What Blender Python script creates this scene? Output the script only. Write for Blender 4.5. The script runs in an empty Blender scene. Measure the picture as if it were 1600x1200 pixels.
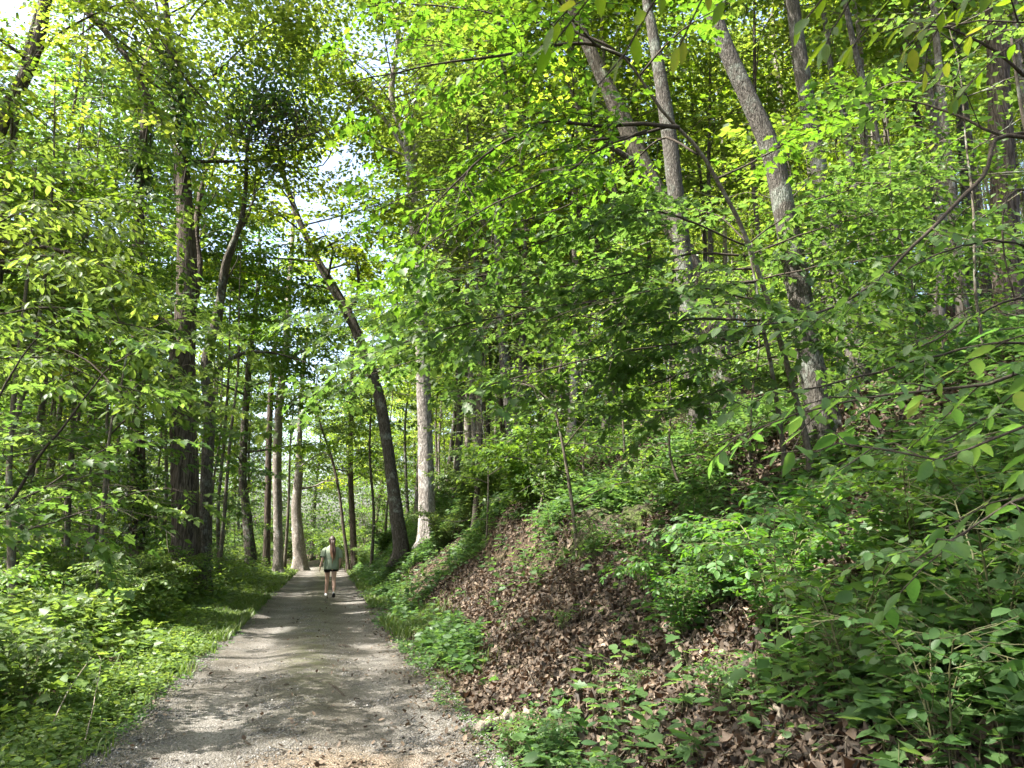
import bpy, math, random
import numpy as np
from mathutils import Vector, Matrix

# ------------------------------------------------------------------ scene, camera maths
scene = bpy.context.scene
COL = scene.collection
R = np.random.default_rng(7)
PITCH = math.radians(11.7)
FPX = 1202.0
CAM = np.array((0.0, 0.0, 1.55))
CP, SP = math.cos(PITCH), math.sin(PITCH)


def W(px, py, Y):
    """world point seen at photo pixel (px, py) in the plane y = Y"""
    a, b = (px - 800) / FPX, (600 - py) / FPX
    d = np.array((a, CP - b * SP, SP + b * CP))
    return CAM + d * (Y / d[1])


def pxm(Y):
    return Y / FPX


# ------------------------------------------------------------------ terrain
def sm(a, b, x):
    t = np.clip((x - a) / (b - a), 0, 1)
    return t * t * (3 - 2 * t)


def wob(x, y, s, k=0.0):
    x = x / s
    y = y / s
    return (np.sin(1.7 * x + .6 * y + k) + np.sin(-.8 * x + 1.9 * y + 1.3 + 2 * k) + np.sin(2.9 * x - 1.4 * y + 4.1 + k) * .6
            + np.sin(3.7 * x + 3.1 * y + .7 * k) * .45) / 3.05


def pathx(y):
    y = np.asarray(y, float)
    return -1.56 - .235 * (y - 5.87) - .004 * np.clip(y - 46, 0, 60) ** 2


def across(x, y):
    return (np.asarray(x, float) - pathx(y)) * .973


HALF = 1.48


def path_z(y):
    y = np.asarray(y, float)
    return -.0012 * np.clip(y - 47, 0, 200) ** 2 * (y < 75) + (y >= 75) * (-.0012 * 784 - .02 * (y - 75))


def G(x, y, noise=True):
    x = np.asarray(x, float)
    y = np.asarray(y, float)
    u = across(x, y)
    r = np.clip(u - HALF, 0, None)
    l = np.clip(-u - HALF, 0, None)
    bs = .72 + .27 * sm(12, 24, y)
    z = .12 * sm(0, .6, r) + bs * np.clip(r - .45, 0, 4.0) + .40 * np.clip(r - 4.45, 0, 60) - .2 * np.clip(r - 70, 0, 100)
    z = z * (1 - .75 * sm(46, 72, y) * (1 - sm(15, 40, u)))
    z = z + .10 * sm(0, .8, l) - .13 * np.clip(l - 2.0, 0, 14) + .05 * np.clip(l - 40, 0, 100)
    z = z + path_z(y)
    if noise:
        a = sm(.1, 1.6, r)
        z = z + a * (.10 * wob(x, y, .9) + .05 * wob(x, y, .37, 6) + .22 * wob(x, y, 2.3, 2.0) + .5 * sm(4, 9, r) * wob(x, y, 9, 1.0))
        # eroded lip along the cut bank
        z = z + .5 * sm(10.5, 12.5, y) * (1 - sm(17, 20, y)) * sm(2.0, 2.35, r + .35 * wob(x, y, 1.1, 5)) * (1 - sm(2.5, 3.6, r))
        z = z + sm(.3, 2, l) * (.06 * wob(x, y, 1.3, 3.0) + .12 * wob(x, y, 5, 4))
    return z


# ------------------------------------------------------------------ mesh building
HOLES = []
SUN_AZ = math.radians(-106)      # measured from the viewing direction, to the left and a little behind
SUN_EL = math.radians(56)
SD = np.array((math.sin(SUN_AZ) * math.cos(SUN_EL), math.cos(SUN_AZ) * math.cos(SUN_EL), math.sin(SUN_EL)))


def gap_keep(p):
    """leaves that leave the canopy gaps open"""
    k = np.ones(len(p), bool)
    for c, r in HOLES:
        v = p - c
        t = v @ SD
        d2 = (v * v).sum(1) - t * t
        k &= ~((t > .8) & (d2 < (r * (1 + .25 * np.sin(p[:, 2] * 2.1 + p[:, 0] * 3))) ** 2))
    return k


def tree_blocks(x, y, z0, h0, h1, cr):
    for c, r in HOLES:
        for z in np.linspace(z0 + h0, z0 + h1, 9):
            t = (z - c[2]) / SD[2]
            if t < .5:
                continue
            q = c + SD * t
            f = 1 - .5 * abs((z - z0 - h0) / (h1 - h0) - .45) / .55
            if math.hypot(q[0] - x, q[1] - y) < cr * f + r * .6:
                return True
    return False


class Geo:
    def __init__(self):
        self.v, self.f, self.t, self.n = [], [], [], 0

    def add(self, v, f, tint=None):
        v = np.asarray(v, float).reshape(-1, 3)
        f = np.asarray(f, np.int64)
        self.v.append(v)
        self.f.append(f + self.n)
        self.t.append(np.full(len(f), .5) if tint is None else np.broadcast_to(np.asarray(tint, float), (len(f),)))
        self.n += len(v)

    def empty(self):
        return self.n == 0

    def mesh(self, name, mats, smooth=False, off=None):
        v = np.concatenate(self.v)
        if off is not None:
            v = v - np.asarray(off)
        me = bpy.data.meshes.new(name)
        me.vertices.add(len(v))
        me.vertices.foreach_set('co', v.astype(np.float32).ravel())
        lt = np.concatenate([np.full(len(f), f.shape[1], np.int32) for f in self.f])
        lv = np.concatenate([f.ravel() for f in self.f]).astype(np.int32)
        ls = np.concatenate(([0], np.cumsum(lt)[:-1])).astype(np.int32)
        me.loops.add(len(lv))
        me.loops.foreach_set('vertex_index', lv)
        me.polygons.add(len(lt))
        me.polygons.foreach_set('loop_start', ls)
        me.polygons.foreach_set('loop_total', lt)
        if smooth:
            me.polygons.foreach_set('use_smooth', np.ones(len(lt), bool))
        at = me.attributes.new('tint', 'FLOAT', 'FACE')
        at.data.foreach_set('value', np.concatenate(self.t).astype(np.float32))
        me.update(calc_edges=True)
        for m in (mats if isinstance(mats, (list, tuple)) else [mats]):
            me.materials.append(m)
        return me


def link(name, me, parent=None, loc=None):
    o = bpy.data.objects.new(name, me)
    COL.objects.link(o)
    if parent is not None:
        o.parent = parent
    if loc is not None:
        o.location = loc
    return o


def tag(o, label=None, cat=None, group=None, kind=None):
    if label:
        o['label'] = label
    if cat:
        o['category'] = cat
    if group:
        o['group'] = group
    if kind:
        o['kind'] = kind
    return o


def thing(name, label, cat, loc=(0, 0, 0), rz=0, sc=1, group=None):
    o = bpy.data.objects.new(name, None)
    COL.objects.link(o)
    o.empty_display_size = .2
    o.location = loc
    o.rotation_euler = (0, 0, rz)
    o.scale = (sc, sc, sc)
    return tag(o, label, cat, group)


def nrm(v):
    return v / np.maximum(np.linalg.norm(v, axis=-1, keepdims=True), 1e-9)


def resample(pts, n):
    """smooth (Catmull-Rom) resampling of a polyline to n points"""
    p = np.asarray(pts, float)
    if len(p) < 3:
        t = np.linspace(0, 1, n)[:, None]
        return p[0] * (1 - t) + p[-1] * t
    e = np.vstack([2 * p[0] - p[1], p, 2 * p[-1] - p[-2]])
    d = np.concatenate(([0], np.cumsum(np.linalg.norm(np.diff(p, axis=0), axis=1))))
    q = np.linspace(0, d[-1], n)
    out = np.empty((n, p.shape[1]))
    for i, s in enumerate(q):
        k = min(np.searchsorted(d, s, side='right') - 1, len(p) - 2)
        t = (s - d[k]) / max(d[k + 1] - d[k], 1e-9)
        a, b, c, g = e[k], e[k + 1], e[k + 2], e[k + 3]
        out[i] = .5 * ((2 * b) + (c - a) * t + (2 * a - 5 * b + 4 * c - g) * t * t + (3 * b - a - 3 * c + g) * t ** 3)
    return out


def tube(g, pts, rad, sides=8, lump=0.0, tint=None, cap=True, rng=R, flare=None, ridge=0.0):
    p = np.asarray(pts, float)
    n = len(p)
    rad = np.broadcast_to(np.asarray(rad, float), (n,))
    tan = nrm(np.gradient(p, axis=0))
    ref = np.array((1.0, .17, .05)) if abs(tan[0][0]) < .8 else np.array((.1, 1.0, .2))
    a = nrm(np.cross(tan, ref))
    b = np.cross(tan, a)
    th = np.linspace(0, 2 * np.pi, sides, endpoint=False)
    rr = rad[:, None] * np.ones(sides)
    if lump:
        ph = rng.uniform(0, 6.28, 4)
        z = np.arange(n)[:, None]
        rr = rr * (1 + lump * (np.sin(2 * th[None] + ph[0] + z * .35) + .7 * np.sin(3 * th[None] + ph[1] - z * .22) + .6 * np.sin(z * .9 + ph[2] + th[None])
                               + rng.normal(0, .35, (n, sides))))
    if flare is not None:
        ph2 = rng.uniform(0, 6.28)
        nl_ = rng.integers(4, 7)
        rr = rr * (1 + flare[:, None] * np.clip(.25 + np.sin(nl_ * th[None] + ph2) + .4 * np.sin(2 * th[None] + ph2 * 2), 0, 2))
    if ridge:
        zz_ = np.arange(n)[:, None]
        rr = rr * (1 + ridge * (np.sin(11 * th[None] + 1.2 * np.sin(zz_ * .21) + zz_ * .06) + .6 * np.sin(17 * th[None] - 1.5 * np.sin(zz_ * .13 + 2)) + rng.normal(0, .5, (n, sides))))
        for _ in range(int(4 + n / 12)):
            kz, kt = rng.uniform(2, n), rng.uniform(0, 6.28)
            dth = np.angle(np.exp(1j * (th[None] - kt)))
            rr = rr * (1 + .16 * np.exp(-((zz_ - kz) / .8) ** 2 - (dth / .35) ** 2))
    v = p[:, None] + rr[..., None] * (np.cos(th)[None, :, None] * a[:, None] + np.sin(th)[None, :, None] * b[:, None])
    v = v.reshape(-1, 3)
    i = np.arange(n - 1)[:, None] * sides
    j = np.arange(sides)[None]
    k = (j + 1) % sides
    f = np.stack([i + j, i + k, i + sides + k, i + sides + j], -1).reshape(-1, 4)
    g.add(v, f, tint)
    if cap:
        for r0, sgn in ((0, -1), (n - 1, 1)):
            c = r0 * sides
            idx = np.array([[c + q for q in range(sides)]][0])
            if sgn < 0:
                idx = idx[::-1]
            g.f.append((idx + g.n - len(v))[None])
            g.t.append(np.full(1, .5))


LEAF = {
    'rhomb': [(0, 0), (.42, .33), (1, 0)],
    'oval': [(0, 0), (.2, .24), (.55, .29), (.82, .15), (1, 0)],
    'long': [(0, 0), (.18, .15), (.45, .215), (.75, .14), (1, 0)],
    'lobed': [(0, 0), (-.04, .26), (.16, .27), (.30, .50), (.46, .24), (.64, .30), (.70, .15), (1, 0)],
}


def leaves(g, pos, d, nor, size, kind='rhomb', tint=None, fold=.16, curl=.12, rng=R):
    """many leaves at once: pos, direction, normal (N,3), size (N,)"""
    n = len(pos)
    if n == 0:
        return
    d = nrm(d)
    s = nrm(np.cross(nor, d))
    nn = np.cross(d, s)
    size = np.broadcast_to(np.asarray(size, float), (n,))[:, None]
    prof = LEAF[kind]
    m = len(prof)
    mid = [(prof[0], 0), (prof[-1], 0)]
    vs = []
    for k, (al, la) in enumerate(prof):
        z = fold * la - curl * al * al
        vs.append(pos + size * (al * d + la * s + z * nn))
    for k in range(1, m - 1):
        al, la = prof[k]
        z = fold * la - curl * al * al
        vs.append(pos + size * (al * d - la * s + z * nn))
    v = np.stack(vs, 1)
    nv = v.shape[1]
    base = np.arange(n)[:, None] * nv
    fa = np.array(list(range(m)))
    fb = np.array([0] + [m - 1] + list(range(nv - 1, m - 1, -1)))
    f = np.concatenate([base + fa, base + fb], 0)
    if tint is None:
        tint = rng.uniform(0, 1, n)
    tint = np.broadcast_to(tint, (n,))
    g.add(v.reshape(-1, 3), f, np.concatenate([tint, tint]))


# ------------------------------------------------------------------ materials
def new_mat(name):
    m = bpy.data.materials.new(name)
    m.use_nodes = True
    nt = m.node_tree
    nt.nodes.clear()
    out = nt.nodes.new('ShaderNodeOutputMaterial')
    return m, nt, out


def N(nt, typ, **kw):
    n = nt.nodes.new(typ)
    for k, v in kw.items():
        if k in n.inputs:
            n.inputs[k].default_value = v
        else:
            setattr(n, k, v)
    return n


def ramp(nt, stops):
    r = nt.nodes.new('ShaderNodeValToRGB')
    e = r.color_ramp.elements
    while len(e) < len(stops):
        e.new(.5)
    for el, (p, c) in zip(e, stops):
        el.position = p
        el.color = (*c, 1)
    return r


def leaf_mat(name, cols, trans, mix=.45, rough=.5, objvar=.35, spec=.4, mottle=False):
    m, nt, out = new_mat(name)
    L = nt.links.new
    at = N(nt, 'ShaderNodeAttribute', attribute_name='tint')
    oi = N(nt, 'ShaderNodeObjectInfo')
    ma = N(nt, 'ShaderNodeMath', operation='MULTIPLY_ADD')
    L(oi.outputs['Random'], ma.inputs[0])
    ma.inputs[1].default_value = objvar
    ma.inputs[2].default_value = -objvar / 2
    ad = N(nt, 'ShaderNodeMath', operation='ADD', use_clamp=True)
    L(at.outputs['Fac'], ad.inputs[0])
    L(ma.outputs[0], ad.inputs[1])
    if mottle:
        tcn = N(nt, 'ShaderNodeTexCoord')
        nn = N(nt, 'ShaderNodeTexNoise', Scale=70.0, Detail=6.0, Roughness=.7)
        L(tcn.outputs['Object'], nn.inputs['Vector'])
        ad2 = N(nt, 'ShaderNodeMath', operation='MULTIPLY_ADD', use_clamp=True)
        L(nn.outputs['Fac'], ad2.inputs[0])
        ad2.inputs[1].default_value = .9
        sb_ = N(nt, 'ShaderNodeMath', operation='SUBTRACT')
        L(ad.outputs[0], sb_.inputs[0])
        sb_.inputs[1].default_value = .45
        L(sb_.outputs[0], ad2.inputs[2])
        ad = ad2
    rp = ramp(nt, [(i / (len(cols) - 1), c) for i, c in enumerate(cols)])
    L(ad.outputs[0], rp.inputs[0])
    rt = ramp(nt, [(i / (len(trans) - 1), c) for i, c in enumerate(trans)])
    L(ad.outputs[0], rt.inputs[0])
    pb = N(nt, 'ShaderNodeBsdfPrincipled', Roughness=rough)
    pb.inputs['Specular IOR Level'].default_value = spec
    tr = N(nt, 'ShaderNodeBsdfTranslucent')
    wn = N(nt, 'ShaderNodeTexWhiteNoise', noise_dimensions='1D')
    L(oi.outputs['Random'], wn.inputs['W'])
    sc_ = N(nt, 'ShaderNodeSeparateColor')
    L(wn.outputs['Color'], sc_.inputs[0])
    def rng_(o_, a, b):
        m_ = N(nt, 'ShaderNodeMapRange')
        m_.inputs['To Min'].default_value = a
        m_.inputs['To Max'].default_value = b
        L(o_, m_.inputs['Value'])
        return m_.outputs[0]
    hv = 1 if objvar else 0
    hu, sa, va = rng_(sc_.outputs[0], .5 - .012 * hv, .5 + .009 * hv), rng_(sc_.outputs[1], 1 - .08 * hv, 1 + .06 * hv), rng_(sc_.outputs[2], 1 - .14 * hv, 1 + .18 * hv)
    for src_, dst_ in ((rp, pb.inputs['Base Color']), (rt, tr.inputs['Color'])):
        h_ = N(nt, 'ShaderNodeHueSaturation')
        L(hu, h_.inputs['Hue'])
        L(sa, h_.inputs['Saturation'])
        L(va, h_.inputs['Value'])
        L(src_.outputs[0], h_.inputs['Color'])
        L(h_.outputs[0], dst_)
    mx = N(nt, 'ShaderNodeMixShader')
    mx.inputs[0].default_value = mix
    L(pb.outputs[0], mx.inputs[1])
    L(tr.outputs[0], mx.inputs[2])
    L(mx.outputs[0], out.inputs[0])
    return m


def bark_mat(name, dark, light, lichen=None, lich=.0, sc=9.0, rib=.18, bump=.6, moss=0.0):
    m, nt, out = new_mat(name)
    L = nt.links.new
    tc = N(nt, 'ShaderNodeTexCoord')
    mp = N(nt, 'ShaderNodeMapping')
    mp.inputs['Scale'].default_value = (1, 1, rib)
    L(tc.outputs['Object'], mp.inputs[0])
    vo = N(nt, 'ShaderNodeTexNoise', Scale=sc * 2.2, Detail=6.0, Roughness=.65, Distortion=.6)
    L(mp.outputs[0], vo.inputs['Vector'])
    rp = ramp(nt, [(.34, dark), (.5, tuple((a + b) / 2 for a, b in zip(dark, light))), (.68, light)])
    L(vo.outputs['Fac'], rp.inputs[0])
    col = rp.outputs[0]
    big = N(nt, 'ShaderNodeTexNoise', Scale=2.6, Detail=7.0, Roughness=.7)
    L(tc.outputs['Object'], big.inputs['Vector'])
    if lichen:
        r2 = ramp(nt, [(.62 - lich * .25, (0, 0, 0)), (.70 - lich * .2, (1, 1, 1))])
        L(big.outputs['Fac'], r2.inputs[0])
        mx = N(nt, 'ShaderNodeMix', data_type='RGBA')
        L(r2.outputs[0], mx.inputs['Factor'])
        L(col, mx.inputs['A'])
        mx.inputs['B'].default_value = (*lichen, 1)
        col = mx.outputs['Result']
    if moss:
        b3 = N(nt, 'ShaderNodeTexNoise', Scale=4.1, Detail=8.0, Roughness=.75)
        L(tc.outputs['Object'], b3.inputs['Vector'])
        r3 = ramp(nt, [(.62 - moss * .2, (0, 0, 0)), (.7 - moss * .2, (1, 1, 1))])
        L(b3.outputs['Fac'], r3.inputs[0])
        m3 = N(nt, 'ShaderNodeMix', data_type='RGBA')
        L(r3.outputs[0], m3.inputs['Factor'])
        L(col, m3.inputs['A'])
        m3.inputs['B'].default_value = (.07, .10, .025, 1)
        col = m3.outputs['Result']
    cr_ = N(nt, 'ShaderNodeTexVoronoi', Scale=sc * 1.9, feature='DISTANCE_TO_EDGE')
    wn = N(nt, 'ShaderNodeTexNoise', Scale=sc * 1.2, Detail=3.0)
    L(mp.outputs[0], wn.inputs['Vector'])
    wm = N(nt, 'ShaderNodeMix', data_type='RGBA')
    wm.inputs['Factor'].default_value = .10
    L(mp.outputs[0], wm.inputs['A'])
    L(wn.outputs['Color'], wm.inputs['B'])
    L(wm.outputs['Result'], cr_.inputs['Vector'])
    rc = ramp(nt, [(0, (.38, .36, .34)), (.16, (1, 1, 1))])
    L(cr_.outputs['Distance'], rc.inputs[0])
    mc = N(nt, 'ShaderNodeMix', data_type='RGBA', blend_type='MULTIPLY')
    mc.inputs['Factor'].default_value = min(1, bump)
    L(col, mc.inputs['A'])
    L(rc.outputs[0], mc.inputs['B'])
    col = mc.outputs['Result']
    pb = N(nt, 'ShaderNodeBsdfPrincipled', Roughness=.9)
    pb.inputs['Specular IOR Level'].default_value = .15
    L(col, pb.inputs['Base Color'])
    hs = N(nt, 'ShaderNodeMath', operation='ADD')
    L(vo.outputs['Fac'], hs.inputs[0])
    cl = N(nt, 'ShaderNodeMath', operation='MINIMUM')
    L(cr_.outputs['Distance'], cl.inputs[0])
    cl.inputs[1].default_value = .25
    L(cl.outputs[0], hs.inputs[1])
    bp = N(nt, 'ShaderNodeBump', Strength=bump, Distance=.05)
    L(hs.outputs[0], bp.inputs['Height'])
    L(bp.outputs[0], pb.inputs['Normal'])
    L(pb.outputs[0], out.inputs[0])
    return m


def plain(name, col, rough=.8, spec=.2, var=0.0, scale=30.0, bump=0.0):
    m, nt, out = new_mat(name)
    L = nt.links.new
    pb = N(nt, 'ShaderNodeBsdfPrincipled', Roughness=rough)
    pb.inputs['Specular IOR Level'].default_value = spec
    tc = N(nt, 'ShaderNodeTexCoord')
    no = N(nt, 'ShaderNodeTexNoise', Scale=scale, Detail=5.0)
    L(tc.outputs['Object'], no.inputs['Vector'])
    rp = ramp(nt, [(.3, tuple(c * (1 - var) for c in col)), (.7, tuple(min(1, c * (1 + var)) for c in col))])
    L(no.outputs['Fac'], rp.inputs[0])
    L(rp.outputs[0], pb.inputs['Base Color'])
    if bump:
        bp = N(nt, 'ShaderNodeBump', Strength=bump, Distance=.02)
        L(no.outputs['Fac'], bp.inputs['Height'])
        L(bp.outputs[0], pb.inputs['Normal'])
    L(pb.outputs[0], out.inputs[0])
    return m


G1, G2, G3 = (.030, .062, .014), (.055, .098, .020), (.092, .138, .028)
T1, T2, T3 = (.15, .27, .02), (.27, .41, .03), (.44, .53, .06)
M = {}
M['canopy'] = leaf_mat('canopy_leaf', [G1, G2, G3], [T1, T2, T3], .54)
M['under'] = leaf_mat('understory_leaf', [(.032, .070, .016), (.050, .102, .020), (.08, .132, .028)], [(.10, .22, .02), (.17, .31, .028), (.27, .39, .045)], .45)
M['shrub'] = leaf_mat('shrub_leaf', [(.03, .075, .022), (.055, .118, .032), (.09, .155, .042)], [(.09, .24, .03), (.16, .33, .035), (.25, .40, .05)], .4)
M['herb'] = leaf_mat('herb_leaf', [(.036, .08, .018), (.062, .118, .024), (.10, .155, .034)], [(.12, .24, .025), (.21, .34, .035), (.31, .42, .05)], .42)
M['near'] = leaf_mat('near_leaf', [(.035, .085, .016), (.055, .115, .02), (.08, .14, .026), (.13, .15, .03)], [(.12, .29, .025), (.18, .37, .03), (.26, .42, .04), (.38, .42, .06)], .5, mottle=True)
M['ivy'] = leaf_mat('ivy_leaf', [(.022, .052, .014), (.034, .074, .018), (.055, .105, .022)], [(.07, .17, .02), (.11, .24, .025), (.18, .31, .04)], .35, rough=.4)
M['grass'] = leaf_mat('grass_blade', [(.032, .066, .014), (.06, .105, .022), (.11, .13, .045)], [(.08, .18, .02), (.15, .27, .03), (.25, .31, .06)], .35)
M['litter'] = leaf_mat('dead_leaf', [(.015, .011, .007), (.038, .027, .018), (.078, .054, .036), (.135, .098, .068), (.29, .22, .16)], [(.06, .03, .015), (.12, .06, .03), (.16, .09, .05), (.2, .12, .07)], .12, rough=.7, objvar=0)
M['dark_bark'] = bark_mat('oak_bark', (.038, .030, .024), (.17, .14, .115), (.19, .19, .16), .0, 9, .12, .9)
M['grey_bark'] = bark_mat('grey_bark', (.05, .043, .035), (.165, .145, .12), (.24, .26, .22), .3, 13, .22, .8)
M['lichen_bark'] = bark_mat('lichen_bark', (.055, .05, .043), (.16, .148, .13), (.205, .225, .195), .42, 17, .22, .85)
M['pale_bark'] = bark_mat('pale_bark', (.13, .108, .09), (.37, .335, .30), (.46, .45, .42), .3, 11, .3, .7)
M['white_bark'] = bark_mat('white_bark', (.13, .115, .10), (.46, .42, .39), (.55, .53, .50), .35, 11, .3, .8)
M['thin_bark'] = bark_mat('sapling_bark', (.06, .05, .038), (.16, .14, .11), (.26, .28, .23), .3, 22, .4, .3)
M['twig'] = bark_mat('twig_bark', (.025, .02, .015), (.085, .07, .055), None, 0, 40, .4, .2)
M['green_stem'] = plain('green_stem', (.10, .10, .045), .6, .3, .3, 30)
M['dead_wood'] = bark_mat('dead_wood', (.16, .13, .10), (.38, .33, .27), (.45, .43, .38), .2, 18, .15, .4)
M['moss_rock'] = bark_mat('mossy_rock', (.02, .018, .013), (.09, .075, .055), (.055, .075, .022), .5, 7, 1, .8, moss=.6)

# ground
m, nt, out = new_mat('forest_floor')
L = nt.links.new
tc = N(nt, 'ShaderNodeTexCoord')
vo = N(nt, 'ShaderNodeTexVoronoi', Scale=15.0, Randomness=1.0)
wv = N(nt, 'ShaderNodeTexNoise', Scale=9.0, Detail=5.0)
L(tc.outputs['Object'], wv.inputs['Vector'])
mixv = N(nt, 'ShaderNodeMix', data_type='RGBA')
mixv.inputs['Factor'].default_value = .12
L(tc.outputs['Object'], mixv.inputs['A'])
L(wv.outputs['Color'], mixv.inputs['B'])
L(mixv.outputs['Result'], vo.inputs['Vector'])
sep = N(nt, 'ShaderNodeSeparateColor')
L(vo.outputs['Color'], sep.inputs[0])
rp = ramp(nt, [(0, (.016, .012, .008)), (.4, (.038, .028, .019)), (.75, (.078, .056, .038)), (1, (.15, .112, .08))])
L(sep.outputs[0], rp.inputs[0])
no = N(nt, 'ShaderNodeTexNoise', Scale=1.1, Detail=6.0, Roughness=.65)
L(tc.outputs['Object'], no.inputs['Vector'])
r2 = ramp(nt, [(.5, (0, 0, 0)), (.66, (1, 1, 1))])
L(no.outputs['Fac'], r2.inputs[0])
mx = N(nt, 'ShaderNodeMix', data_type='RGBA')
L(r2.outputs[0], mx.inputs['Factor'])
L(rp.outputs[0], mx.inputs['A'])
mx.inputs['B'].default_value = (.035, .05, .016, 1)
pb = N(nt, 'ShaderNodeBsdfPrincipled', Roughness=.95)
pb.inputs['Specular IOR Level'].default_value = .1
L(mx.outputs['Result'], pb.inputs['Base Color'])
bp = N(nt, 'ShaderNodeBump', Strength=.9, Distance=.06)
L(vo.outputs['Distance'], bp.inputs['Height'])
L(bp.outputs[0], pb.inputs['Normal'])
L(pb.outputs[0], out.inputs[0])
M['floor'] = m

# gravel
m, nt, out = new_mat('gravel_path')
L = nt.links.new
tc = N(nt, 'ShaderNodeTexCoord')
v1 = N(nt, 'ShaderNodeTexVoronoi', Scale=75.0)
v2 = N(nt, 'ShaderNodeTexVoronoi', Scale=95.0)
for v in (v1, v2):
    L(tc.outputs['Object'], v.inputs['Vector'])
s1 = N(nt, 'ShaderNodeSeparateColor')
L(v1.outputs['Color'], s1.inputs[0])
s2 = N(nt, 'ShaderNodeSeparateColor')
L(v2.outputs['Color'], s2.inputs[0])
av = N(nt, 'ShaderNodeMath', operation='MULTIPLY_ADD')
L(s1.outputs[0], av.inputs[0])
av.inputs[1].default_value = .55
h2 = N(nt, 'ShaderNodeMath', operation='MULTIPLY')
L(s2.outputs[1], h2.inputs[0])
h2.inputs[1].default_value = .45
L(h2.outputs[0], av.inputs[2])
rp = ramp(nt, [(.1, (.078, .071, .062)), (.45, (.122, .116, .108)), (.7, (.158, .151, .141)), (.95, (.26, .25, .236))])
L(av.outputs[0], rp.inputs[0])
ac = N(nt, 'ShaderNodeAttribute', attribute_name='mossy')
mx = N(nt, 'ShaderNodeMix', data_type='RGBA')
nz = N(nt, 'ShaderNodeTexNoise', Scale=5.0, Detail=8.0, Roughness=.75)
L(tc.outputs['Object'], nz.inputs['Vector'])
rz_ = ramp(nt, [(.40, (0, 0, 0)), (.62, (1, 1, 1))])
L(nz.outputs['Fac'], rz_.inputs[0])
mm = N(nt, 'ShaderNodeMath', operation='MULTIPLY')
L(ac.outputs['Fac'], mm.inputs[0])
L(rz_.outputs[0], mm.inputs[1])
L(mm.outputs[0], mx.inputs['Factor'])
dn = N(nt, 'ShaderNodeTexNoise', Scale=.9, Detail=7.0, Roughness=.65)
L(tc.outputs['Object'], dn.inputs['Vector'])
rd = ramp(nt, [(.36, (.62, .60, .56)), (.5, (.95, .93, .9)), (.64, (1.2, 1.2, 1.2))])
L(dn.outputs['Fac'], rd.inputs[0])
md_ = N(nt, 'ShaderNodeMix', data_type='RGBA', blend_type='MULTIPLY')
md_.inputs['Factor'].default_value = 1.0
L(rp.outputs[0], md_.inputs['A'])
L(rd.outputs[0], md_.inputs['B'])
ak = N(nt, 'ShaderNodeAttribute', attribute_name='track')
rk = ramp(nt, [(0, (.80, .78, .73)), (1, (1.18, 1.17, 1.16))])
L(ak.outputs['Fac'], rk.inputs[0])
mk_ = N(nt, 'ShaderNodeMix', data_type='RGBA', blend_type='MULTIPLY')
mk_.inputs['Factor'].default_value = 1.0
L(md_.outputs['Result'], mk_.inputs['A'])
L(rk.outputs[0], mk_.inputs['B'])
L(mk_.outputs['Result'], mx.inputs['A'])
mx.inputs['B'].default_value = (.085, .095, .04, 1)
at = N(nt, 'ShaderNodeAttribute', attribute_name='dirt')
mx2 = N(nt, 'ShaderNodeMix', data_type='RGBA')
m2 = N(nt, 'ShaderNodeMath', operation='MULTIPLY_ADD', use_clamp=True)
L(at.outputs['Fac'], m2.inputs[0])
m2.inputs[1].default_value = 1.6
sb = N(nt, 'ShaderNodeMath', operation='MULTIPLY_ADD')
L(nz.outputs['Fac'], sb.inputs[0])
sb.inputs[1].default_value = 1.2
sb.inputs[2].default_value = -1.0
L(sb.outputs[0], m2.inputs[2])
L(m2.outputs[0], mx2.inputs['Factor'])
L(mx.outputs['Result'], mx2.inputs['A'])
vd = ramp(nt, [(.1, (.085, .062, .042)), (.6, (.175, .135, .095)), (.95, (.30, .245, .185))])
L(av.outputs[0], vd.inputs[0])
L(vd.outputs[0], mx2.inputs['B'])
pb = N(nt, 'ShaderNodeBsdfPrincipled', Roughness=.92)
pb.inputs['Specular IOR Level'].default_value = .2
L(mx2.outputs['Result'], pb.inputs['Base Color'])
bp = N(nt, 'ShaderNodeBump', Strength=1.0, Distance=.018, invert=True)
L(v1.outputs['Distance'], bp.inputs['Height'])
bp2 = N(nt, 'ShaderNodeBump', Strength=.6, Distance=.03)
L(nz.outputs['Fac'], bp2.inputs['Height'])
L(bp2.outputs[0], bp.inputs['Normal'])
L(bp.outputs[0], pb.inputs['Normal'])
L(pb.outputs[0], out.inputs[0])
M['gravel'] = m
m, nt, out = new_mat('stone_chip')
L = nt.links.new
at = N(nt, 'ShaderNodeAttribute', attribute_name='tint')
rp = ramp(nt, [(0, (.065, .06, .054)), (.5, (.13, .123, .113)), (.85, (.195, .187, .173)), (1, (.36, .345, .325))])
L(at.outputs['Fac'], rp.inputs[0])
pb = N(nt, 'ShaderNodeBsdfPrincipled', Roughness=.9)
L(rp.outputs[0], pb.inputs['Base Color'])
L(pb.outputs[0], out.inputs[0])
M['stone'] = m


# ------------------------------------------------------------------ ground and path
def axis(*segs):
    out = []
    for a, b, s in segs:
        out += list(np.arange(a, b, s))
    return np.array(out + [segs[-1][1]])


def grid_faces(nx, ny):
    i = np.arange(nx - 1)[None, :]
    j = np.arange(ny - 1)[:, None] * nx
    return np.stack([j + i, j + i + 1, j + i + 1 + nx, j + i + nx], -1).reshape(-1, 4)


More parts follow.
